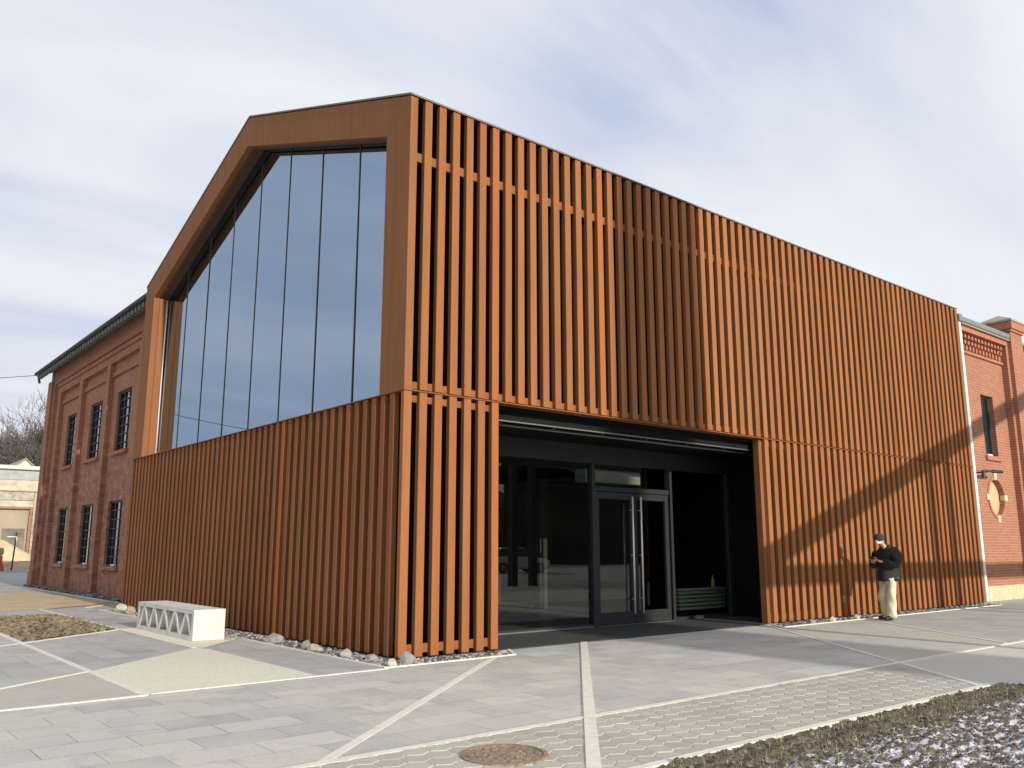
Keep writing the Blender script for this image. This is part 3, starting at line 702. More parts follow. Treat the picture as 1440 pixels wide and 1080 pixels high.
# manhole cover
mh = thing('manhole_cover', 'rusty round cast iron manhole cover set in the hexagon pavers', 'manhole cover', (-2.25, -5.05, 0.0))
M['rust_iron'] = plain('rusty cast iron', (0.26, 0.19, 0.135), 0.85, 0, 0.4, 22, 0.5)
a = MB(); a.lathe([(0.325, -0.02), (0.325, 0.012), (0.29, 0.013), (0.288, -0.004), (0.28, -0.004)], 48); a.build('frame', M['rust_iron'], mh)
a = MB(); a.lathe([(0.278, -0.02), (0.278, 0.010), (0.25, 0.011), (0.248, 0.006), (0.22, 0.006), (0.218, 0.011), (0.17, 0.011), (0.168, 0.006), (0.12, 0.006), (0.118, 0.011), (0.06, 0.012), (0.0005, 0.012)], 48)
for k in range(12):
    an = k*math.pi/6
    for r0 in (0.125, 0.225):
        c_, s2 = math.cos(an), math.sin(an); u = Vector((c_, s2, 0)); w = Vector((-s2, c_, 0))*0.012
        p0, p1 = u*r0, u*(r0 + 0.035)
        a.add([p0+w+Vector((0,0,.005)), p0-w+Vector((0,0,.005)), p1-w+Vector((0,0,.005)), p1+w+Vector((0,0,.005)), p0+w+Vector((0,0,.013)), p0-w+Vector((0,0,.013)), p1-w+Vector((0,0,.013)), p1+w+Vector((0,0,.013))],
              [(3,2,1,0),(4,5,6,7),(0,1,5,4),(1,2,6,5),(2,3,7,6),(3,0,4,7)])
a.build('lid', M['rust_iron'], mh)

# soil beds
def soil_mat(name, a, b_, snow=None):
    m, t, b = new_mat(name); c = coords(t)
    n = N(t, 'ShaderNodeTexNoise', i_Scale=24.0, i_Detail=9.0, i_Roughness=0.75); L(t, c, n.inputs['Vector'])
    col = ramp(t, n.outputs[0], [(0.38, b_), (0.60, a)])
    if snow:
        n2 = N(t, 'ShaderNodeTexNoise', i_Scale=10.0, i_Detail=10.0, i_Roughness=0.8, i_Distortion=0.2); mp = N(t, 'ShaderNodeMapping'); L(t, c, mp.inputs[0]); mp.inputs['Scale'].default_value = (0.7, 1.4, 1); L(t, mp.outputs[0], n2.inputs['Vector'])
        sp = N(t, 'ShaderNodeSeparateXYZ'); L(t, c, sp.inputs[0])
        far = math_node(t, 'MULTIPLY', math_node(t, 'ADD', sp.outputs[1], 6.15), -0.26, clamp=True)   # snow thickens away from the kerb
        far = math_node(t, 'MINIMUM', far, 0.15)
        rise = math_node(t, 'MULTIPLY', sp.outputs[2], -0.9)
        f = math_node(t, 'ADD', math_node(t, 'ADD', n2.outputs[0], far), rise)
        col = mixc(t, ramp(t, f, [(0.64, (0,0,0)), (0.68, (1,1,1))]), col, (0.78, 0.79, 0.82))
    L(t, col, b.inputs['Base Color']); b.inputs['Roughness'].default_value = 0.95; b.inputs['Specular IOR Level'].default_value = 0.15
    bump(t, b, n.outputs[0], 0.7, 0.03); return m
def rough_bed(name, inside, x0, x1, y0, y1, step, amp, mat, zoff=0.0, fq=5.0):
    nx, ny = int((x1-x0)/step)+1, int((y1-y0)/step)+1
    vs, fs, idx = [], [], {}
    for j in range(ny):
        for i in range(nx):
            x, y = x0+i*step, y0+j*step
            if not inside(x, y): continue
            h = noise.fractal((x*fq, y*fq, 3.3), 0.7, 2.1, 5)*amp + noise.noise((x*1.3, y*1.3, 0))*amp*0.6 + noise.noise((x*27, y*27, 1))*amp*0.45
            idx[i, j] = len(vs); vs.append((x, y, max(-0.006, zoff + h)))
    for (i, j), a in idx.items():
        q = [a, idx.get((i+1, j)), idx.get((i+1, j+1)), idx.get((i, j+1))]
        if None not in q: fs.append(tuple(q))
    m = MB(); m.add(vs, fs); o = m.open_build(name, mat)
    for p in o.data.polygons: p.use_smooth = True
    return structure(o)
M['soil'] = soil_mat('dry brown soil', (0.44, 0.34, 0.22), (0.17, 0.125, 0.08))
M['soil_snow'] = soil_mat('dark soil with snow', (0.235, 0.19, 0.135), (0.05, 0.04, 0.031), True)
DN = Vector((0.45, -0.25))
def in_bed(x, y):
    if y > -6.0: return False
    if x > 3.85: return (y + 5.97) < -0.54*(x - 3.85)
    return True
rough_bed('soil_bed', in_bed, -5.0, 8.0, -10.0, -6.02, 0.03, 0.034, M['soil_snow'], 0.014, 8.0)
def in_left(x, y):
    return -3.40 < x < -1.63 and y > 5.74 + (x + 3.46)*0.78 + 0.05 and y < 11.9
rough_bed('soil_bed', in_left, -3.42, -1.6, 5.6, 12.0, 0.035, 0.05, M['soil'], 0.0, 5.0)
# stones, gravel, clods
def ico(sub=1):
    bm = bmesh.new(); bmesh.ops.create_icosphere(bm, subdivisions=sub, radius=1); bm.verts.ensure_lookup_table()
    v = [tuple(p.co) for p in bm.verts]; f = [tuple(q.index for q in p.verts) for p in bm.faces]; bm.free(); return v, f
IV, IF = ico(1); IV2, IF2 = ico(3)
def scatter(name, n, place, smin, smax, mat, flat=0.7, label=None, cat=None):
    m = MB()
    for _ in range(n):
        x, y, z = place(); s = random.uniform(smin, smax)**1.0; a = random.random()*6.28; ca, sa = math.cos(a), math.sin(a)
        sx, sy, sz = s*random.uniform(.7,1.3), s*random.uniform(.6,1.1), s*random.uniform(.5,1)*flat
        vs = []
        for p in IV:
            k = random.uniform(0.78, 1.15); px, py, pz = p[0]*sx*k, p[1]*sy*k, p[2]*sz*k
            vs.append((x + px*ca - py*sa, y + px*sa + py*ca, z + pz))
        m.add(vs, IF)
    o = m.open_build(name, mat); o['kind'] = 'stuff'
    if label: o['label'] = label; o['category'] = cat
    return o
def gravel_mat(name, cols):
    m, t, b = new_mat(name)
    g = N(t, 'ShaderNodeNewGeometry')
    L(t, ramp(t, g.outputs['Random Per Island'], [(i/(len(cols)), c) for i, c in enumerate(cols)], 'CONSTANT'), b.inputs['Base Color'])
    b.inputs['Roughness'].default_value = 0.85; return m
M['gravel'] = gravel_mat('mixed grey gravel', [(0.12,0.115,0.11),(0.22,0.21,0.195),(0.08,0.08,0.08),(0.30,0.285,0.26),(0.15,0.145,0.135),(0.45,0.42,0.38)])
M['clod'] = gravel_mat('brown clods', [(0.12,0.092,0.066),(0.165,0.13,0.09),(0.07,0.055,0.042),(0.21,0.165,0.115)])
U = random.uniform
random.seed(21)
sheet('gravel_bed', [[(-0.46,12.9),(-0.46,-0.45),(1.7,-0.45),(1.74,0.26),(0.2,0.26),(0.2,12.9)],[(8.75,0.26),(8.75,-0.1),(8.38,-0.45),(18.7,-0.45),(18.7,0.26)],[(0.76,29.3),(0.76,15.9),(0.1,13.0),(1.4,13.0),(1.4,29.3)]], -0.002, M['gravel'] and plain('dark gravel bed', (0.10,0.098,0.095), 0.95, 0, 0.5, 40, 0.6))
scatter('gravel', 1500, lambda: (U(-0.44,0.06), U(-0.42,12.8), 0.0), 0.014, 0.045, M['gravel'], label='grey gravel strip along the foot of the slatted gable', cat='gravel')
scatter('gravel', 420, lambda: (U(-0.42,1.68), U(-0.44,0.05), 0.0), 0.012, 0.035, M['gravel'], label='grey gravel along the slats left of the entrance', cat='gravel')
scatter('gravel', 1100, lambda: (U(8.5,18.7), U(-0.44,0.08), 0.0), 0.014, 0.045, M['gravel'], label='grey gravel along the slats right of the entrance', cat='gravel')
scatter('gravel', 900, lambda: (U(0.78,1.2), U(13.2,29.2), 0.02), 0.03, 0.10, gravel_mat('dark rubble', [(0.09,0.088,0.085),(0.16,0.155,0.15),(0.06,0.06,0.06),(0.24,0.22,0.2)]), label='dark rubble strip along the old brick wall', cat='gravel')
def pl_bed():
    while True:
        x, y = U(-4.5, 6.5), -6.03 - abs(random.gauss(0, 1.1))
        if in_bed(x, y) and y > -9.5: return (x, y, 0.016)
scatter('soil_clods', 3200, pl_bed, 0.006, 0.022, M['clod'], 0.8, 'brown soil clods in the snowy planting bed', 'soil')
def pl_left():
    while True:
        x, y = U(-3.38, -1.65), U(5.7, 11.8)
        if in_left(x, y): return (x, y, 0.02)
scatter('soil_clods', 500, pl_left, 0.015, 0.05, M['clod'], 0.8, 'dry brown clods in the soil bed beside the bench', 'soil')
# dead grass along the kerb
gr = MB()
for _ in range(2200):
    x = U(-4.0, 4.2); y = -6.05 - abs(random.gauss(0, 0.45))
    if not in_bed(x, y): continue
    a = U(0, 6.28); h = U(0.015, 0.055); l = U(0.01, 0.05); w = 0.003
    gr.add([(x - w*math.sin(a), y + w*math.cos(a), 0.0), (x + w*math.sin(a), y - w*math.cos(a), 0.0), (x + l*math.cos(a), y + l*math.sin(a), h + 0.012)], [(0,1,2)])
o = gr.open_build('dead_grass', gravel_mat('dead grass', [(0.34,0.27,0.15),(0.22,0.17,0.09),(0.48,0.40,0.25)])); tag(o, 'dead brown grass along the kerb of the planting bed', 'grass', kind='stuff')
# single rocks
M['rock'] = [plain('grey rock', (0.27,0.255,0.235), 0.9, 0, 0.3, 9, 0.6), plain('pale rock', (0.46,0.42,0.35), 0.9, 0, 0.25, 9, 0.6), plain('pinkish rock', (0.42,0.34,0.28), 0.9, 0, 0.25, 9, 0.6)]
def rock(x, y, sx, sy, sz, kind, label, seed):
    m = MB(); vs = []
    a = seed*1.7; ca, sa = math.cos(a), math.sin(a)
    for p in IV2:
        v = Vector(p); cell = 1 + 0.34*noise.noise(v*1.1 + Vector((seed*3.1, 0, 0))) + 0.10*noise.noise(v*3.5 + Vector((seed, 5, 0)))
        q = v*cell; q = Vector((q.x, q.y, q.z))
        for ax in ((0.6,0.2,0.75),(-0.7,0.5,0.4),(0.1,-0.9,0.45),(-0.3,-0.5,0.8),(0.9,0.3,0.1),(-0.2,0.95,0.2)):
            n_ = Matrix.Rotation(seed*2.3, 3, 'Z') @ Vector(ax).normalized(); d = q.dot(n_) - 0.66
            if d > 0: q = q - n_*d*0.93
        vs.append((0.78*(q.x*sx*ca - q.y*sy*sa), 0.78*(q.x*sx*sa + q.y*sy*ca), 0.78*(q.z*sz + sz*0.55)))
    m.add(vs, IF2); o = m.build('rock', M['rock'][kind]); o.location = (x, y, 0); tag(o, label, 'rock', 'rocks along the foot of the slatted building')
rock(-0.32, -0.36, 0.12, 0.10, 0.085, 1, 'pale angular rock at the very corner of the gravel kerb', 1)
rock(-0.04, -0.30, 0.15, 0.13, 0.15, 0, 'tall grey rock leaning against the corner slat', 2)
rock(-0.28, 3.25, 0.24, 0.17, 0.13, 0, 'broad flat grey rock beside the near end of the bench', 3)
rock(-0.22, 2.25, 0.12, 0.10, 0.10, 0, 'small grey rock by the slats just past the broad flat rock', 4)
rock(-0.34, 1.75, 0.17, 0.12, 0.095, 2, 'pinkish flat rock on the gravel between bench and corner', 5)
rock(-0.33, 0.82, 0.15, 0.12, 0.10, 1, 'pale cream rock halfway between the pinkish rock and the corner', 6)
rock(-0.2, 0.35, 0.13, 0.10, 0.07, 0, 'low grey rock just before the corner of the slatted gable', 7)
rock(-0.25, 11.2, 0.19, 0.16, 0.15, 2, 'brownish rock near the far end of the gable gravel', 8)
rock(-0.28, 10.0, 0.15, 0.13, 0.12, 0, 'grey rock between the brownish rock and the bench', 9)
rock(-0.30, 8.95, 0.22, 0.17, 0.12, 0, 'low grey rock behind the far end of the bench', 10)
rock(-0.12, 12.4, 0.20, 0.16, 0.15, 1, 'pale rock at the far end of the gable by the brick wall', 11)
rock(9.6, -0.33, 0.13, 0.10, 0.075, 0, 'grey stone lying before the slats just right of the entrance', 12)
rock(10.35, -0.36, 0.12, 0.09, 0.09, 1, 'pale stone before the slats, left of the man in the black jacket', 13)
rock(11.25, -0.40, 0.09, 0.08, 0.09, 1, 'whitish round stone just left of the man in the black jacket', 14)

# =================================================================== BENCH
def make_bench():
    x0, x1, y0, y1, h = -1.28, -0.755, 4.19, 7.17, 0.495
    m = MB(); m.box(x0, x1, y0, y1, 0.004, h)
    o = m.build('concrete_bench', M['concrete'])
    zb, zt = 0.075, 0.425; a, b = y0 + 0.10, y1 - 0.10
    n = 5; w = (b - a)/n; bar = 0.042
    tris = []
    for k in range(n):
        c = a + w*(k + 0.5)
        tris.append([(c - w/2 + bar*1.3, zb), (c + w/2 - bar*1.3, zb), (c + 0.02, zt - bar*1.5), (c - 0.02, zt - bar*1.5)])
    for k in range(1, n):
        c = a + w*k
        tris.append([(c - 0.02, zb + bar*1.5), (c + 0.02, zb + bar*1.5), (c + w/2 - bar*1.3, zt), (c - w/2 + bar*1.3, zt)])
    tris.append([(a, zb + bar*3), (a + 0.02, zb + bar*1.6), (a + w/2 - bar*1.3, zt), (a, zt)])
    tris.append([(b - 0.02, zb + bar*1.6), (b, zb + bar*3), (b, zt), (b - w/2 + bar*1.3, zt)])
    cut = MB()
    for t_ in tris:
        cut.prism(t_, 0, x0 - 0.05, x0 + 0.19); cut.prism(t_, 0, x1 - 0.19, x1 + 0.05)
    co = cut.build('cutter', M['concrete'])
    bo = o.modifiers.new('b', 'BOOLEAN'); bo.operation = 'DIFFERENCE'; bo.object = co; bo.solver = 'EXACT'
    bpy.context.view_layer.update()
    dg = bpy.context.evaluated_depsgraph_get()
    me = bpy.data.meshes.new_from_object(o.evaluated_get(dg)); o.modifiers.clear(); o.data = me; me.name = 'concrete_bench'
    bpy.data.objects.remove(co)
    bv = o.modifiers.new('bevel', 'BEVEL'); bv.width = 0.02; bv.segments = 3; bv.limit_method = 'ANGLE'; bv.angle_limit = R(40); bv.use_clamp_overlap = True
    tag(o, 'pale concrete block bench with triangular cut-outs standing before the slatted gable', 'bench')
make_bench()

# =================================================================== PERSON
def skin_mesh(nodes, edges, sub=2):
    """nodes: (x,y,z,rx,ry); grows a surface with the Skin modifier and returns its mesh"""
    me = bpy.data.meshes.new('sk'); me.from_pydata([n[:3] for n in nodes], edges, []); o = bpy.data.objects.new('sk', me); COL.objects.link(o)
    k = o.modifiers.new('s', 'SKIN'); k.use_smooth_shade = True
    for d, n in zip(me.skin_vertices[0].data, nodes): d.radius = (n[3], n[4] if len(n) > 4 else n[3])
    me.skin_vertices[0].data[0].use_root = True
    u = o.modifiers.new('u', 'SUBSURF'); u.levels = sub; u.render_levels = sub
    bpy.context.view_layer.update(); dg = bpy.context.evaluated_depsgraph_get()
    out = bpy.data.meshes.new_from_object(o.evaluated_get(dg)); bpy.data.objects.remove(o); return out
def chain(ns, start=0): return [(i, i+1) for i in range(start, start + ns - 1)]
def as_obj(me, name, mat, par):
    me.materials.clear(); me.materials.append(mat); me.name = name
    for p in me.polygons: p.use_smooth = True
    o = bpy.data.objects.new(name, me); COL.objects.link(o); o.parent = par; return o
def fold(me, amp, fq, seed):
    for v in me.vertices:
        n_ = noise.noise(Vector((v.co.x*fq, v.co.y*fq, v.co.z*fq*0.55)) + Vector((seed, 0, 0))); v.co += v.normal*n_*amp
    me.update()
# local frame: the man faces +X; it is turned towards the left of the picture below
def make_person():
    root = thing('person', 'man in black jacket, beige trousers and knit cap looking down at his phone', 'person', (11.60, -0.98, 0.0))
    root.rotation_euler = (0, 0, R(163))
    skin = plain('skin', (0.55, 0.33, 0.24), 0.55, 0, 0.06, 10); black = plain('black jacket fabric', (0.016, 0.016, 0.018), 0.85, 0, 0.3, 30, 0.3)
    beige = plain('beige trousers', (0.62, 0.55, 0.42), 0.85, 0, 0.08, 20, 0.2); knit = plain('charcoal knit cap', (0.035, 0.037, 0.045), 0.95, 0, 0.3, 60, 0.5)
    shoe = plain('black leather', (0.015, 0.014, 0.014), 0.45); mask = plain('white face mask', (0.82, 0.82, 0.82), 0.7); grey = plain('grey shoe', (0.25, 0.24, 0.22), 0.7)
    # body: pelvis root, spine, neck, head, arms, legs
    P = []; E_ = []
    def add(x, y, z, r, r2=None, to=None):
        P.append((x, y, z, r, r2 or r)); i = len(P)-1
        if to is not None: E_.append((to, i))
        return i
    pel = add(-0.01, 0, 0.95, 0.10, 0.13)
    sp1 = add(-0.03, 0, 1.12, 0.085, 0.11, pel); sp2 = add(-0.055, 0, 1.30, 0.08, 0.12, sp1); sp3 = add(-0.03, 0, 1.43, 0.055, 0.08, sp2)
    nk = add(0.02, 0, 1.51, 0.05, 0.053, sp3); nk2 = add(0.075, 0, 1.56, 0.05, 0.053, nk)
    h1 = add(0.125, 0, 1.605, 0.075, 0.066, nk2); h2 = add(0.15, 0, 1.67, 0.092, 0.074, h1); h3 = add(0.14, 0, 1.735, 0.08, 0.066, h2)
    hands = {}
    for s, el, wr in ((1, (0.03, 0.285, 1.14), (0.27, 0.085, 1.215)), (-1, (0.04, -0.285, 1.13), (0.28, -0.075, 1.20))):
        sh = add(-0.03, s*0.16, 1.39, 0.045, 0.045, sp3); e = add(*el, 0.036, 0.036, sh); w = add(*wr, 0.028, 0.03, e)
        pa = add(wr[0] + 0.05, wr[1] - s*0.02, wr[2] + 0.025, 0.022, 0.034, w); hands[s] = pa
    for s, kn, an in ((1, (0.03, 0.11, 0.50), (0.10, 0.10, 0.10)), (-1, (0.05, -0.11, 0.50), (-0.03, -0.13, 0.10))):
        hp = add(-0.01, s*0.09, 0.88, 0.085, 0.085, pel); k = add(*kn, 0.058, 0.058, hp); a = add(*an, 0.04, 0.04, k); add(an[0] + 0.12, an[1], 0.045, 0.032, 0.04, a)
    body = skin_mesh(P, E_, 2)
    bo = as_obj(body, 'body', skin, root)
    # face
    bm = bmesh.new(); bm.from_mesh(body)
    def blob(c, r, sc=(1,1,1)):
        g = bmesh.ops.create_uvsphere(bm, u_segments=12, v_segments=8, radius=r)
        for v in g['verts']: v.co = Vector((v.co.x*sc[0], v.co.y*sc[1], v.co.z*sc[2])) + Vector(c)
    blob((0.242, 0, 1.645), 0.016, (1, .8, 1.6)); blob((0.15, 0.077, 1.66), 0.022, (.7, .4, 1.3)); blob((0.15, -0.077, 1.66), 0.022, (.7, .4, 1.3))
    # five fingers on each hand, curled round the phone
    for s, base in ((1, Vector(P[hands[1]][:3])), (-1, Vector(P[hands[-1]][:3]))):
        for k in range(5):
            if k < 4: pts = [base + Vector((0.02, 0.018*s - 0.012*s*k, 0.018 - 0.014*k)), base + Vector((0.06, -0.012*s, 0.02 - 0.017*k)), base + Vector((0.075, -0.045*s, 0.02 - 0.017*k)), base + Vector((0.055 - 0.004*k, -0.062*s, 0.018 - 0.016*k))]
            else: pts = [base + Vector((0.0, -0.005*s, 0.03)), base + Vector((0.028, -0.02*s, 0.055)), base + Vector((0.055, -0.04*s, 0.058))]
            t_ = MB(); t_.tube(pts, [0.0095, 0.009, 0.0085, 0.007][:len(pts)], 7)
            vs = [bm.verts.new(v) for v in t_.v]
            for f in t_.f:
                try: bm.faces.new([vs[i] for i in f])
                except ValueError: pass
    bm.to_mesh(body); bm.free()
    for p in body.polygons: p.use_smooth = True
    for s in (1, -1):
        e = MB(); e.lathe([(0.0005, -0.009), (0.007, -0.006), (0.0095, 0), (0.007, 0.006), (0.0005, 0.009)], 12, (0.218, s*0.032, 1.675)); e.build('eye', plain('dark eye', (0.05, 0.035, 0.03), 0.2), root, smooth=True)
    # jacket
    J = []; JE = []
    def ja(x, y, z, r, r2, to=None):
        J.append((x, y, z, r, r2)); i = len(J)-1
        if to is not None: JE.append((to, i))
        return i
    a = ja(-0.01, 0, 0.60, 0.215, 0.25); b = ja(-0.02, 0, 0.98, 0.195, 0.24, a); c = ja(-0.065, 0, 1.2, 0.19, 0.25, b); d = ja(-0.075, 0, 1.36, 0.165, 0.235, c); e = ja(-0.03, 0, 1.47, 0.115, 0.16, d); f = ja(0.03, 0, 1.55, 0.10, 0.10, e)
    for s, el, wr in ((1, (0.02, 0.33, 1.12), (0.25, 0.115, 1.21)), (-1, (0.03, -0.33, 1.11), (0.26, -0.105, 1.195))):
        s1 = ja(-0.05, s*0.215, 1.385, 0.125, 0.125, d); e1 = ja(*el, 0.10, 0.10, s1); m1 = ja((el[0]+wr[0])/2, (el[1]+wr[1])/2, (el[2]+wr[2])/2, 0.085, 0.085, e1); ja(*wr, 0.062, 0.062, m1)
    jm = skin_mesh(J, JE, 2); fold(jm, 0.034, 10, 1.0); jm.vertices.foreach_set('co', [c for v in jm.vertices for c in (v.co.x, v.co.y, max(v.co.z, 0.80))]); jm.update(); jo = as_obj(jm, 'jacket', black, root)
    z_ = MB(); z_.box(0.075, 0.105, 0.08, 0.125, 1.345, 1.36); z_.build('chest_logo', plain('pale badge', (0.6,0.6,0.6), 0.6), jo)
    # trousers
    T = []; TE = []
    def ta(x, y, z, r, r2, to=None):
        T.append((x, y, z, r, r2)); i = len(T)-1
        if to is not None: TE.append((to, i))
        return i
    p0 = ta(-0.01, 0, 0.90, 0.12, 0.13)
    for s, kn, an in ((1, (0.04, 0.11, 0.50), (0.085, 0.10, 0.01)), (-1, (0.05, -0.12, 0.50), (-0.04, -0.13, 0.0))):
        h = ta(0.0, s*0.09, 0.78, 0.104, 0.104, p0); k1 = ta(*kn, 0.112, 0.112, h); k2 = ta((kn[0]*.4+an[0]*.6), (kn[1]*.4+an[1]*.6), 0.28, 0.105, 0.105, k1); ta(*an, 0.105, 0.105, k2)
    tm = skin_mesh(T, TE, 2); fold(tm, 0.04, 9, 4.0)
    for v in tm.vertices: v.co.z = max(v.co.z, 0.045)
    as_obj(tm, 'trousers', beige, root)
    for s, x, y, mt, yaw in ((1, 0.10, 0.10, shoe, 8), (-1, -0.03, -0.13, shoe, -22)):
        sm_ = skin_mesh([(-0.06, 0, 0.055, 0.048, 0.05), (0.0, 0, 0.06, 0.046, 0.055), (0.02, 0, 0.13, 0.05, 0.05), (0.10, 0, 0.045, 0.042, 0.05), (0.19, 0, 0.036, 0.034, 0.046)], [(0,1),(1,2),(1,3),(3,4)], 2)
        for v in sm_.vertices: v.co.z = max(v.co.z, 0.004)
        so_ = as_obj(sm_, 'shoe', mt, root); so_.location = (x, y, 0); so_.rotation_euler = (0, 0, R(yaw))
    # cap and mask
    cp = MB(); rings = []
    prof = [(0.098, -0.012), (0.102, 0.02), (0.098, 0.035), (0.098, 0.06), (0.088, 0.095), (0.06, 0.125), (0.02, 0.138), (0.0005, 0.139)]
    cp.lathe(prof, 28); co = cp.build('knit_cap', knit, root, smooth=True); co.location = (0.135, 0, 1.672); co.rotation_euler = (0, R(24), 0); co.scale = (1.05, 0.90, 1.0)
    mk = MB(); vs = []; fs = []
    nu, nv = 9, 6
    for j in range(nv):
        for i in range(nu):
            an = R(-78 + 156*i/(nu-1)); rr = 0.083 + 0.03*math.cos(an)**4*(1 - abs(j/(nv-1) - 0.4)); vs.append((0.138 + rr*math.cos(an)*1.05, rr*0.86*math.sin(an), 1.578 + 0.075*j/(nv-1) - 0.02*(1-math.cos(an))*(-1)))
    for j in range(nv-1):
        for i in range(nu-1): a = j*nu+i; fs.append((a, a+1, a+1+nu, a+nu))
    mk.add(vs, fs); mo = mk.build('face_mask', mask, root, smooth=True); so2 = mo.modifiers.new('t', 'SOLIDIFY'); so2.thickness = 0.004
    ph = MB(); ph.box(-0.006, 0.006, -0.04, 0.04, -0.08, 0.08); po = ph.build('phone', plain('black phone', (0.02,0.02,0.022), 0.25), None, 0.004, 2)
    mtx = Matrix.Translation(root.location) @ Matrix.Rotation(R(163), 4, 'Z')
    po.location = mtx @ Vector((0.385, 0.005, 1.255)); po.rotation_euler = (0, R(40), R(163)); tag(po, 'black phone held in both hands of the man in the jacket', 'phone')
make_person()

# =================================================================== BACKGROUND LEFT
def place(px_dir, dist): return None
def bare_tree(x, y, h, seed, label, spread=0.55, depth=6, group='bare trees behind the derelict hall', twig=0.016):
    rnd = random.Random(seed); root = thing('bare_tree', label, 'tree', (x, y, -0.3), group)
    tr = MB(); cr = MB()
    def grow(p, d, l, r, lev):
        n = 3; pts = [p]; rad = [r]; q = p.copy(); dd = d.copy()
        for i in range(n):
            dd = (dd + Vector((rnd.uniform(-1,1), rnd.uniform(-1,1), rnd.uniform(-0.5,0.9)))*0.16).normalized(); q = q + dd*l/n; pts.append(q.copy()); rad.append(r*(1 - 0.4*(i+1)/n))
        (tr if lev <= 1 else cr).tube(pts, rad, 7 if lev < 2 else (4 if lev < 4 else 3), lev < 2)
        if lev >= depth: return
        nb = rnd.choice((3, 3, 4)) if lev < 4 else 3
        for k in range(nb):
            t_ = rnd.uniform(0.35, 1.0) if k else 1.0
            i = min(int(t_*n), n-1); pp_ = pts[i].lerp(pts[i+1], t_*n - i) if t_ < 1 else pts[-1]
            a = rnd.uniform(0, 6.28); side = (d.orthogonal().normalized()*math.cos(a) + d.cross(d.orthogonal()).normalized()*math.sin(a))
            nd = (dd*(1 - spread*0.6) + side*spread*rnd.uniform(0.6, 1.2) + Vector((0,0,0.25))).normalized()
            grow(pp_, nd, l*rnd.uniform(0.68, 0.86), max(rad[-1]*rnd.uniform(0.55, 0.8), twig), lev + 1)
    grow(Vector((0,0,0)), Vector((rnd.uniform(-.08,.08), rnd.uniform(-.08,.08), 1)), h*0.27, h*0.021, 0)
    tr.build('trunk', M['bark'], root, smooth=True); cr.open_build('crown', M['bark'], root)
    return root
M['bark'] = plain('grey brown bark', (0.13, 0.11, 0.095), 0.95, 0, 0.3, 3)
bare_tree(15.3, 112, 21, 2, 'big bare tree with a dense twiggy crown beside the brick hall corner', 0.62, 7, twig=0.03)
bare_tree(17.6, 118, 21, 5, 'bare tree half hidden behind the brick hall corner', 0.6, 7, twig=0.03)
bare_tree(12.4, 122, 18, 8, 'thinner bare tree at the left edge of the photo', 0.55, 6, twig=0.035)
bare_tree(14.6, 134, 20, 12, 'small bare tree between the big bare tree and the thinner one', 0.6, 7, twig=0.03)
# derelict hall
DH = thing('derelict_hall', 'derelict pale concrete hall with a grey metal band and a wide brown gate', 'building', (0, 78, 0))
peel = brick_mat('peeling plaster', (0, 2), ((0.50,0.44,0.32),(0.46,0.40,0.29)), (0.40,0.35,0.26), 0.3, (0.30,0.25,0.19), (0.30,0.26,0.2))
pale = plain('cream plaster', (0.50,0.445,0.345), 0.9, 0, 0.28, 1.6); rubb = plain('rough stained lintel', (0.36,0.34,0.29), 0.95, 0, 0.35, 2.5, 0.5)
HX0, HX1 = -14.0, 16.0
gx0, gx1 = -1.2, 9.95
a = MB(); layer(a, 1, 0.0, HX0, HX1, 0.0, 7.55, [(gx0, gx1, 0.0, 5.15)], 0.5); a.open_build('wall', pale, DH)
a = MB(); a.box(HX0, 9.9, -0.12, -0.003, 5.72, 6.48); a.build('lintel', rubb, DH)
a = MB(); a.box(HX0, HX1, -0.25, -0.003, 6.49, 6.60); a.build('ledge', M['capstone'], DH)
a = MB(); a.box(HX0, HX1, -0.10, 0.1, 7.56, 8.46); a.build('metal_band', plain('weathered grey metal', (0.30,0.325,0.31), 0.6, 0.1, 0.22, 1.3), DH)
a = MB(); a.box(HX0, HX1, -0.45, 12, 8.47, 8.80); a.build('roof', plain('pale roof edge', (0.50,0.52,0.47), 0.7), DH)
a = MB(); a.box(gx0, gx1, 0.35, 0.45, 0.0, 4.95); a.build('gate', plain('brown grey gate sheet', (0.34,0.28,0.205), 0.8, 0, 0.08, 0.4), DH)
a = MB(); a.box(gx0, gx1, -0.05, 0.34, 4.96, 5.148); a.build('gate_head', plain('faded red steel', (0.31,0.16,0.12), 0.8, 0, 0.2, 3), DH)
a = MB(); a.box(gx1 - 0.25, gx1 - 0.02, -0.06, 0.34, 0.0, 4.95); a.build('gate_post', plain('faded red post', (0.27,0.15,0.115), 0.8, 0, 0.2, 3), DH)
a = MB(); a.box(gx1, gx1 + 0.62, -0.2, -0.003, 0.0, 6.45); a.build('pier', peel, DH)
a = MB(); a.box(gx1 - 2.2, gx1 - 0.45, 0.20, 0.34, 0.0, 3.2); a.build('stained_panel', plain('dark stained panel', (0.17,0.15,0.13), 0.9, 0, 0.4, 0.9), DH)
GBL = thing('gabled_house', 'small pale yellow gable showing above the roof of the derelict hall', 'house', (12.4, 98, 0))
a = MB(); a.prism([(-1.8, 0), (1.8, 0), (1.8, 9.6), (0, 11.2), (-1.8, 9.6)], 1, 0, 9); a.build('wall', plain('pale yellow plaster', (0.68,0.62,0.40), 0.9), GBL)
a = MB()
for s in (-1, 1): a.prism([(0, 11.22), (0, 11.36), (s*2.0, 9.58), (s*2.0, 9.44)], 1, -0.3, 9.2)
a.build('roof', plain('grey roof sheet', (0.30,0.29,0.26), 0.8), GBL)
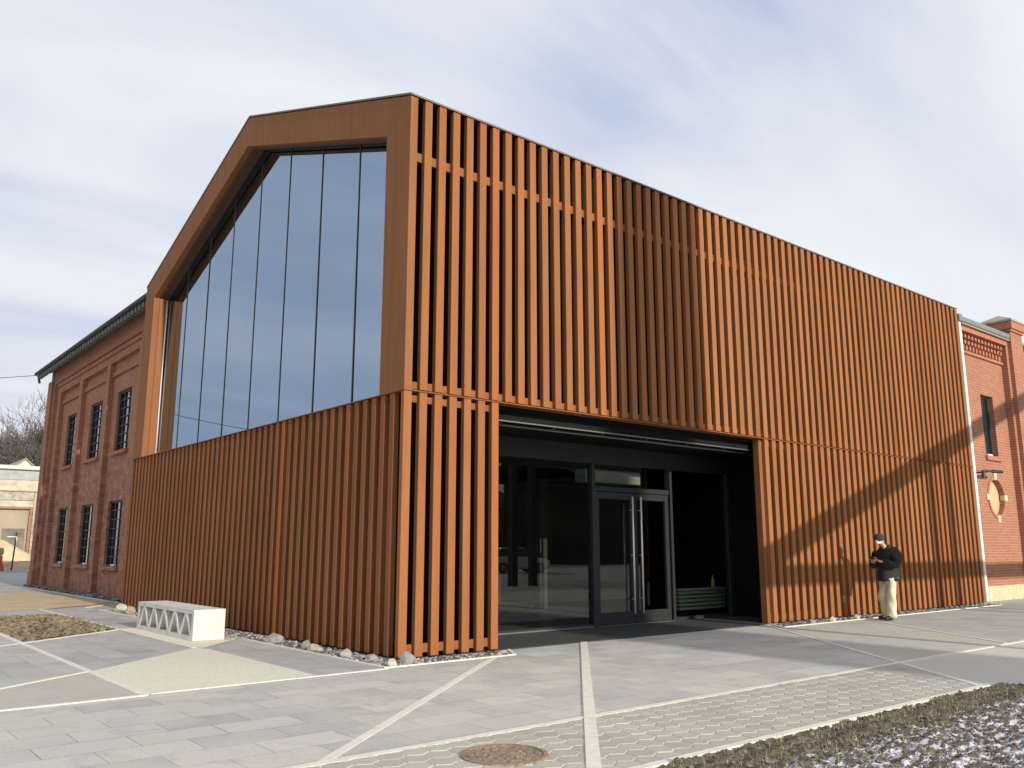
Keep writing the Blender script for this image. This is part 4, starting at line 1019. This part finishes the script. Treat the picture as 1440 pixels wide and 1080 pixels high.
# sand heap
def heap():
    m = MB(); vs = []; fs = []; nr, na = 16, 40
    for i in range(nr+1):
        for k in range(na):
            r_ = i/nr; an = 6.283*k/na; rr = r_*(4.6 + 0.8*noise.noise((math.cos(an)*1.2, math.sin(an)*1.2, 0)))
            z = 2.55*max(0, 1-r_)**0.85*(1 + 0.16*noise.noise((rr*math.cos(an)*0.8, rr*math.sin(an)*0.8, 2))) + 0.07*noise.noise((rr*math.cos(an)*3, rr*math.sin(an)*3, 0)) - (0.2 if i == nr else 0)
            vs.append((rr*math.cos(an), rr*math.sin(an)*0.7, z))
    for i in range(nr):
        for k in range(na): fs.append((i*na+k, i*na+(k+1) % na, (i+1)*na+(k+1) % na, (i+1)*na+k))
    m.add(vs, fs); o = m.build('sand_heap', plain('yellow sand', (0.60,0.46,0.27), 0.95, 0, 0.15, 2, 0.4), smooth=True); o.location = (5.6, 70, 0)
    tag(o, 'yellow heap of sand in front of the brown gate', 'sand heap')
heap()
def mound(name, loc, rx, ry, h, mat, label, cat):
    m = MB(); vs = []; fs = []; nr, na = 8, 24
    for i in range(nr+1):
        for k in range(na):
            r_ = i/nr; an = 6.283*k/na; z = h*(1-r_*r_)*(1 + 0.4*noise.noise((r_*3*math.cos(an)+loc[0], r_*3*math.sin(an), 2)))
            vs.append((rx*r_*math.cos(an), ry*r_*math.sin(an), z - (0.1 if i == nr else 0)))
    for i in range(nr):
        for k in range(na): fs.append((i*na+k, i*na+(k+1) % na, (i+1)*na+(k+1) % na, (i+1)*na+k))
    m.add(vs, fs); o = m.build(name, mat, smooth=True); o.location = loc; tag(o, label, cat)
mound('earth_bank', (6.0, 62, -0.05), 7.5, 3.0, 0.55, plain('brown earth', (0.34,0.25,0.16), 0.95, 0, 0.3, 1.2, 0.6), 'low brown bank of earth before the sand heap', 'earth')
sheet('road', [[(-10,50),(12,50),(12,58),(-10,58)]], -0.006, plain('grey asphalt', (0.22,0.22,0.215), 0.9, 0, 0.15, 2))
sheet('road', [[(-12,29.6),(9,29.6),(9,50),(-12,50)]], -0.006, plain('light asphalt', (0.30,0.30,0.285), 0.9, 0, 0.15, 1))
# red barrier and dark post
RB = thing('traffic_barrier', 'red plastic barrier block at the left edge before the sand heap', 'barrier', (4.05, 56, 0))
a = MB(); a.prism([(-0.45,0),(0.45,0),(0.40,0.35),(0.30,0.5),(0.28,1.0),(-0.28,1.0),(-0.30,0.5),(-0.40,0.35)], 1, -0.2, 0.2); a.build('barrier_body', plain('red plastic', (0.50,0.06,0.05), 0.5), RB, 0.04, 2)
a = MB(); a.box(-0.33, 0.33, -0.24, 0.24, 1.01, 1.5); a.build('load', plain('brown sack', (0.36,0.25,0.18), 0.9), RB, 0.12, 3)
PO = thing('marker_post', 'thin dark post with a pale frame standing before the sand heap', 'post', (5.0, 56, 0))
a = MB(); a.tube([(-0.05,0,0),(0.03,0,2.5)], 0.05, 8); a.build('pole', M['frame_b'], PO)
a = MB(); a.tube([(-0.5,-0.02,2.22),(0.06,-0.02,2.22),(0.06,-0.02,1.6)], 0.035, 6); a.build('pale_bracket', M['white'], PO)
# overhead cable from the roof corner to a far pole
cb = MB(); A = Vector((0.60, 29.6, 8.62)); B = Vector((-28.0, 33.0, 8.3)); pts = []
for k in range(25):
    t_ = k/24; p = A.lerp(B, t_); p.z -= 1.3*4*t_*(1-t_); pts.append(p)
cb.tube(pts, 0.014, 5); o = cb.build('overhead_cable', M['frame_b']); tag(o, 'thin dark overhead cable running left from the brick hall roof corner', 'cable')
UP = thing('utility_pole', 'wooden pole carrying the thin overhead cable from the brick hall', 'pole', (-28.0, 33.0, 0))
a = MB(); a.tube([(0,0,-0.2),(0,0,8.6)], [0.15,0.10], 10); a.build('mast', M['bark'], UP)
a = MB(); a.box(-0.06,0.06,-0.6,0.6,8.2,8.32); a.build('crossarm', M['bark'], UP)

# =================================================================== BEHIND THE CAMERA: what throws the shadows and shows in the glass
def sun_to(x, z, D):        # point at distance D before the facade whose shadow falls on (x, 0, z)
    k = D / SUN.y; return Vector((x, 0, z)) - SUN * k
FR = thing('steel_frame', 'dark steel gantry with a sloping girder whose shadow crosses the right slats', 'gantry', (13.0, -13.0, 0))
org = Vector((13.0, -13.0, 0))
a = MB(); p0 = sun_to(8.2, 1.10, 13) - org; p1 = sun_to(24.0, 6.35, 13) - org
a.add([p0 + Vector((0,-0.2,-0.2)), p0 + Vector((0,0.2,-0.2)), p1 + Vector((0,0.2,-0.2)), p1 + Vector((0,-0.2,-0.2)), p0 + Vector((0,-0.2,0.22)), p0 + Vector((0,0.2,0.22)), p1 + Vector((0,0.2,0.22)), p1 + Vector((0,-0.2,0.22))],
      [(3,2,1,0),(4,5,6,7),(0,1,5,4),(1,2,6,5),(2,3,7,6),(3,0,4,7)]); a.build('girder', M['anthra'], FR)
a = MB(); p0 = sun_to(8.2, 0.95, 13) - org; p1 = sun_to(25.5, 0.95, 13) - org; a.box(p0.x, p1.x, -0.1, 0.1, p0.z - 0.20, p0.z + 0.18); a.build('crossbeam', M['anthra'], FR)
for xs in (16.2, 17.25):
    p = sun_to(xs, 3.9, 13) - org; a = MB(); a.box(p.x - 0.14, p.x + 0.14, -0.14, 0.14, -0.02, p.z); a.build('post', M['anthra'], FR)
p = sun_to(24.2, 6.4, 13) - org; a = MB(); a.box(p.x - 0.2, p.x + 0.2, -0.2, 0.2, -0.02, p.z); a.build('post', M['anthra'], FR)
p = sun_to(8.3, 1.0, 13) - org; a = MB(); a.box(p.x - 0.12, p.x + 0.12, -0.12, 0.12, -0.02, p.z); a.build('post', M['anthra'], FR)
CH = thing('factory_chimney', 'tall brick factory chimney behind the photographer casting the broad soft shadow', 'chimney', (5.85 - 0.04*46, -46, 0))
a = MB(); a.lathe([(1.75, -0.3), (1.7, 0.0), (1.2, 21.0), (1.14, 26.0)], 28); a.build('shaft', M['brick_r'], CH)
a = MB(); a.lathe([(1.15, 26.01), (1.35, 26.2), (1.38, 26.9), (1.2, 27.1)], 28); a.build('chimney_cap', M['brick_b'], CH)
YH = thing('yard_building', 'pale yard building mirrored in the left entrance pane', 'building', (45, -56, 0))
a = MB(); layer(a, 1, 0, -14, 8, 0, 5.5, [(x0, x0+1.2, 1.2, 3.2) for x0 in range(-12, 7, 4)], -0.2); a.open_build('wall', pale, YH)
for x0 in range(-12, 7, 4):
    a = MB(); a.box(x0, x0+1.2, -0.24, -0.21, 1.2, 3.2); a.build('window', M['frame_b'], YH)
a = MB(); a.prism([(0.5, 5.51), (-12, 5.51), (-6, 8.2)], 0, -14.5, 8.5); a.build('roof', M['tile'], YH)
SH = thing('timber_shed', 'tall dark timber shed beside the pale yard building, mirrored in the glass', 'shed', (45, -42, 0))
tim = plain('dark weathered timber', (0.045,0.036,0.03), 0.9, 0, 0.4, 0.8)
a = MB(); a.box(3.5, 70, -12, 0, 0, 8.0); a.build('wall', tim, SH)
a = MB(); a.prism([(0.8, 7.9), (0.8, 8.1), (-6, 11.6), (-12.8, 8.1), (-12.8, 7.9), (-6, 11.3)], 0, 1.5, 71); a.build('roof', M['tile'], SH)
CARR = thing('parked_car', 'silver hatchback parked in the yard, seen mirrored in the left entrance pane', 'car', (27.5, -27.0, 0))
CARR.rotation_euler = (0, 0, R(10))
sil = plain('silver car paint', (0.50,0.52,0.54), 0.28, 0.5, 0.03)
a = MB(); a.prism([(-2.0,0.35),(-1.65,0.22),(1.75,0.22),(2.05,0.35),(2.08,0.62),(1.95,0.80),(1.0,0.95),(-1.75,0.98),(-2.02,0.85)], 1, -0.82, 0.82); bd = a.build('body', sil, CARR, 0.08, 3)
a = MB(); a.prism([(1.0,0.951),(0.35,1.42),(-1.2,1.45),(-1.75,0.981)], 1, -0.70, 0.70); a.build('cabin', plain('dark car glass', (0.03,0.035,0.04), 0.08), CARR, 0.06, 3)
a = MB(); a.prism([(0.34,1.45),(0.2,1.50),(-1.15,1.52),(-1.22,1.46)], 1, -0.66, 0.66); a.build('car_roof', sil, CARR, 0.02, 2)
for sx in (-1.25, 1.3):
    for sy in (-0.83, 0.83):
        a = MB(); a.tube([(sx, sy - 0.09, 0.31), (sx, sy + 0.09, 0.31)], 0.31, 20); w = a.build('wheel', M['frame_b'], CARR)
        a = MB(); a.tube([(sx, sy - 0.095, 0.31), (sx, sy + 0.095, 0.31)], 0.19, 16); a.build('rim', M['galv'], w)
bare_tree(20.0, -31.0, 11, 31, 'bare tree in the yard behind the photographer, mirrored in the glass', 0.6, 6, 'bare trees in the yard', 0.012)
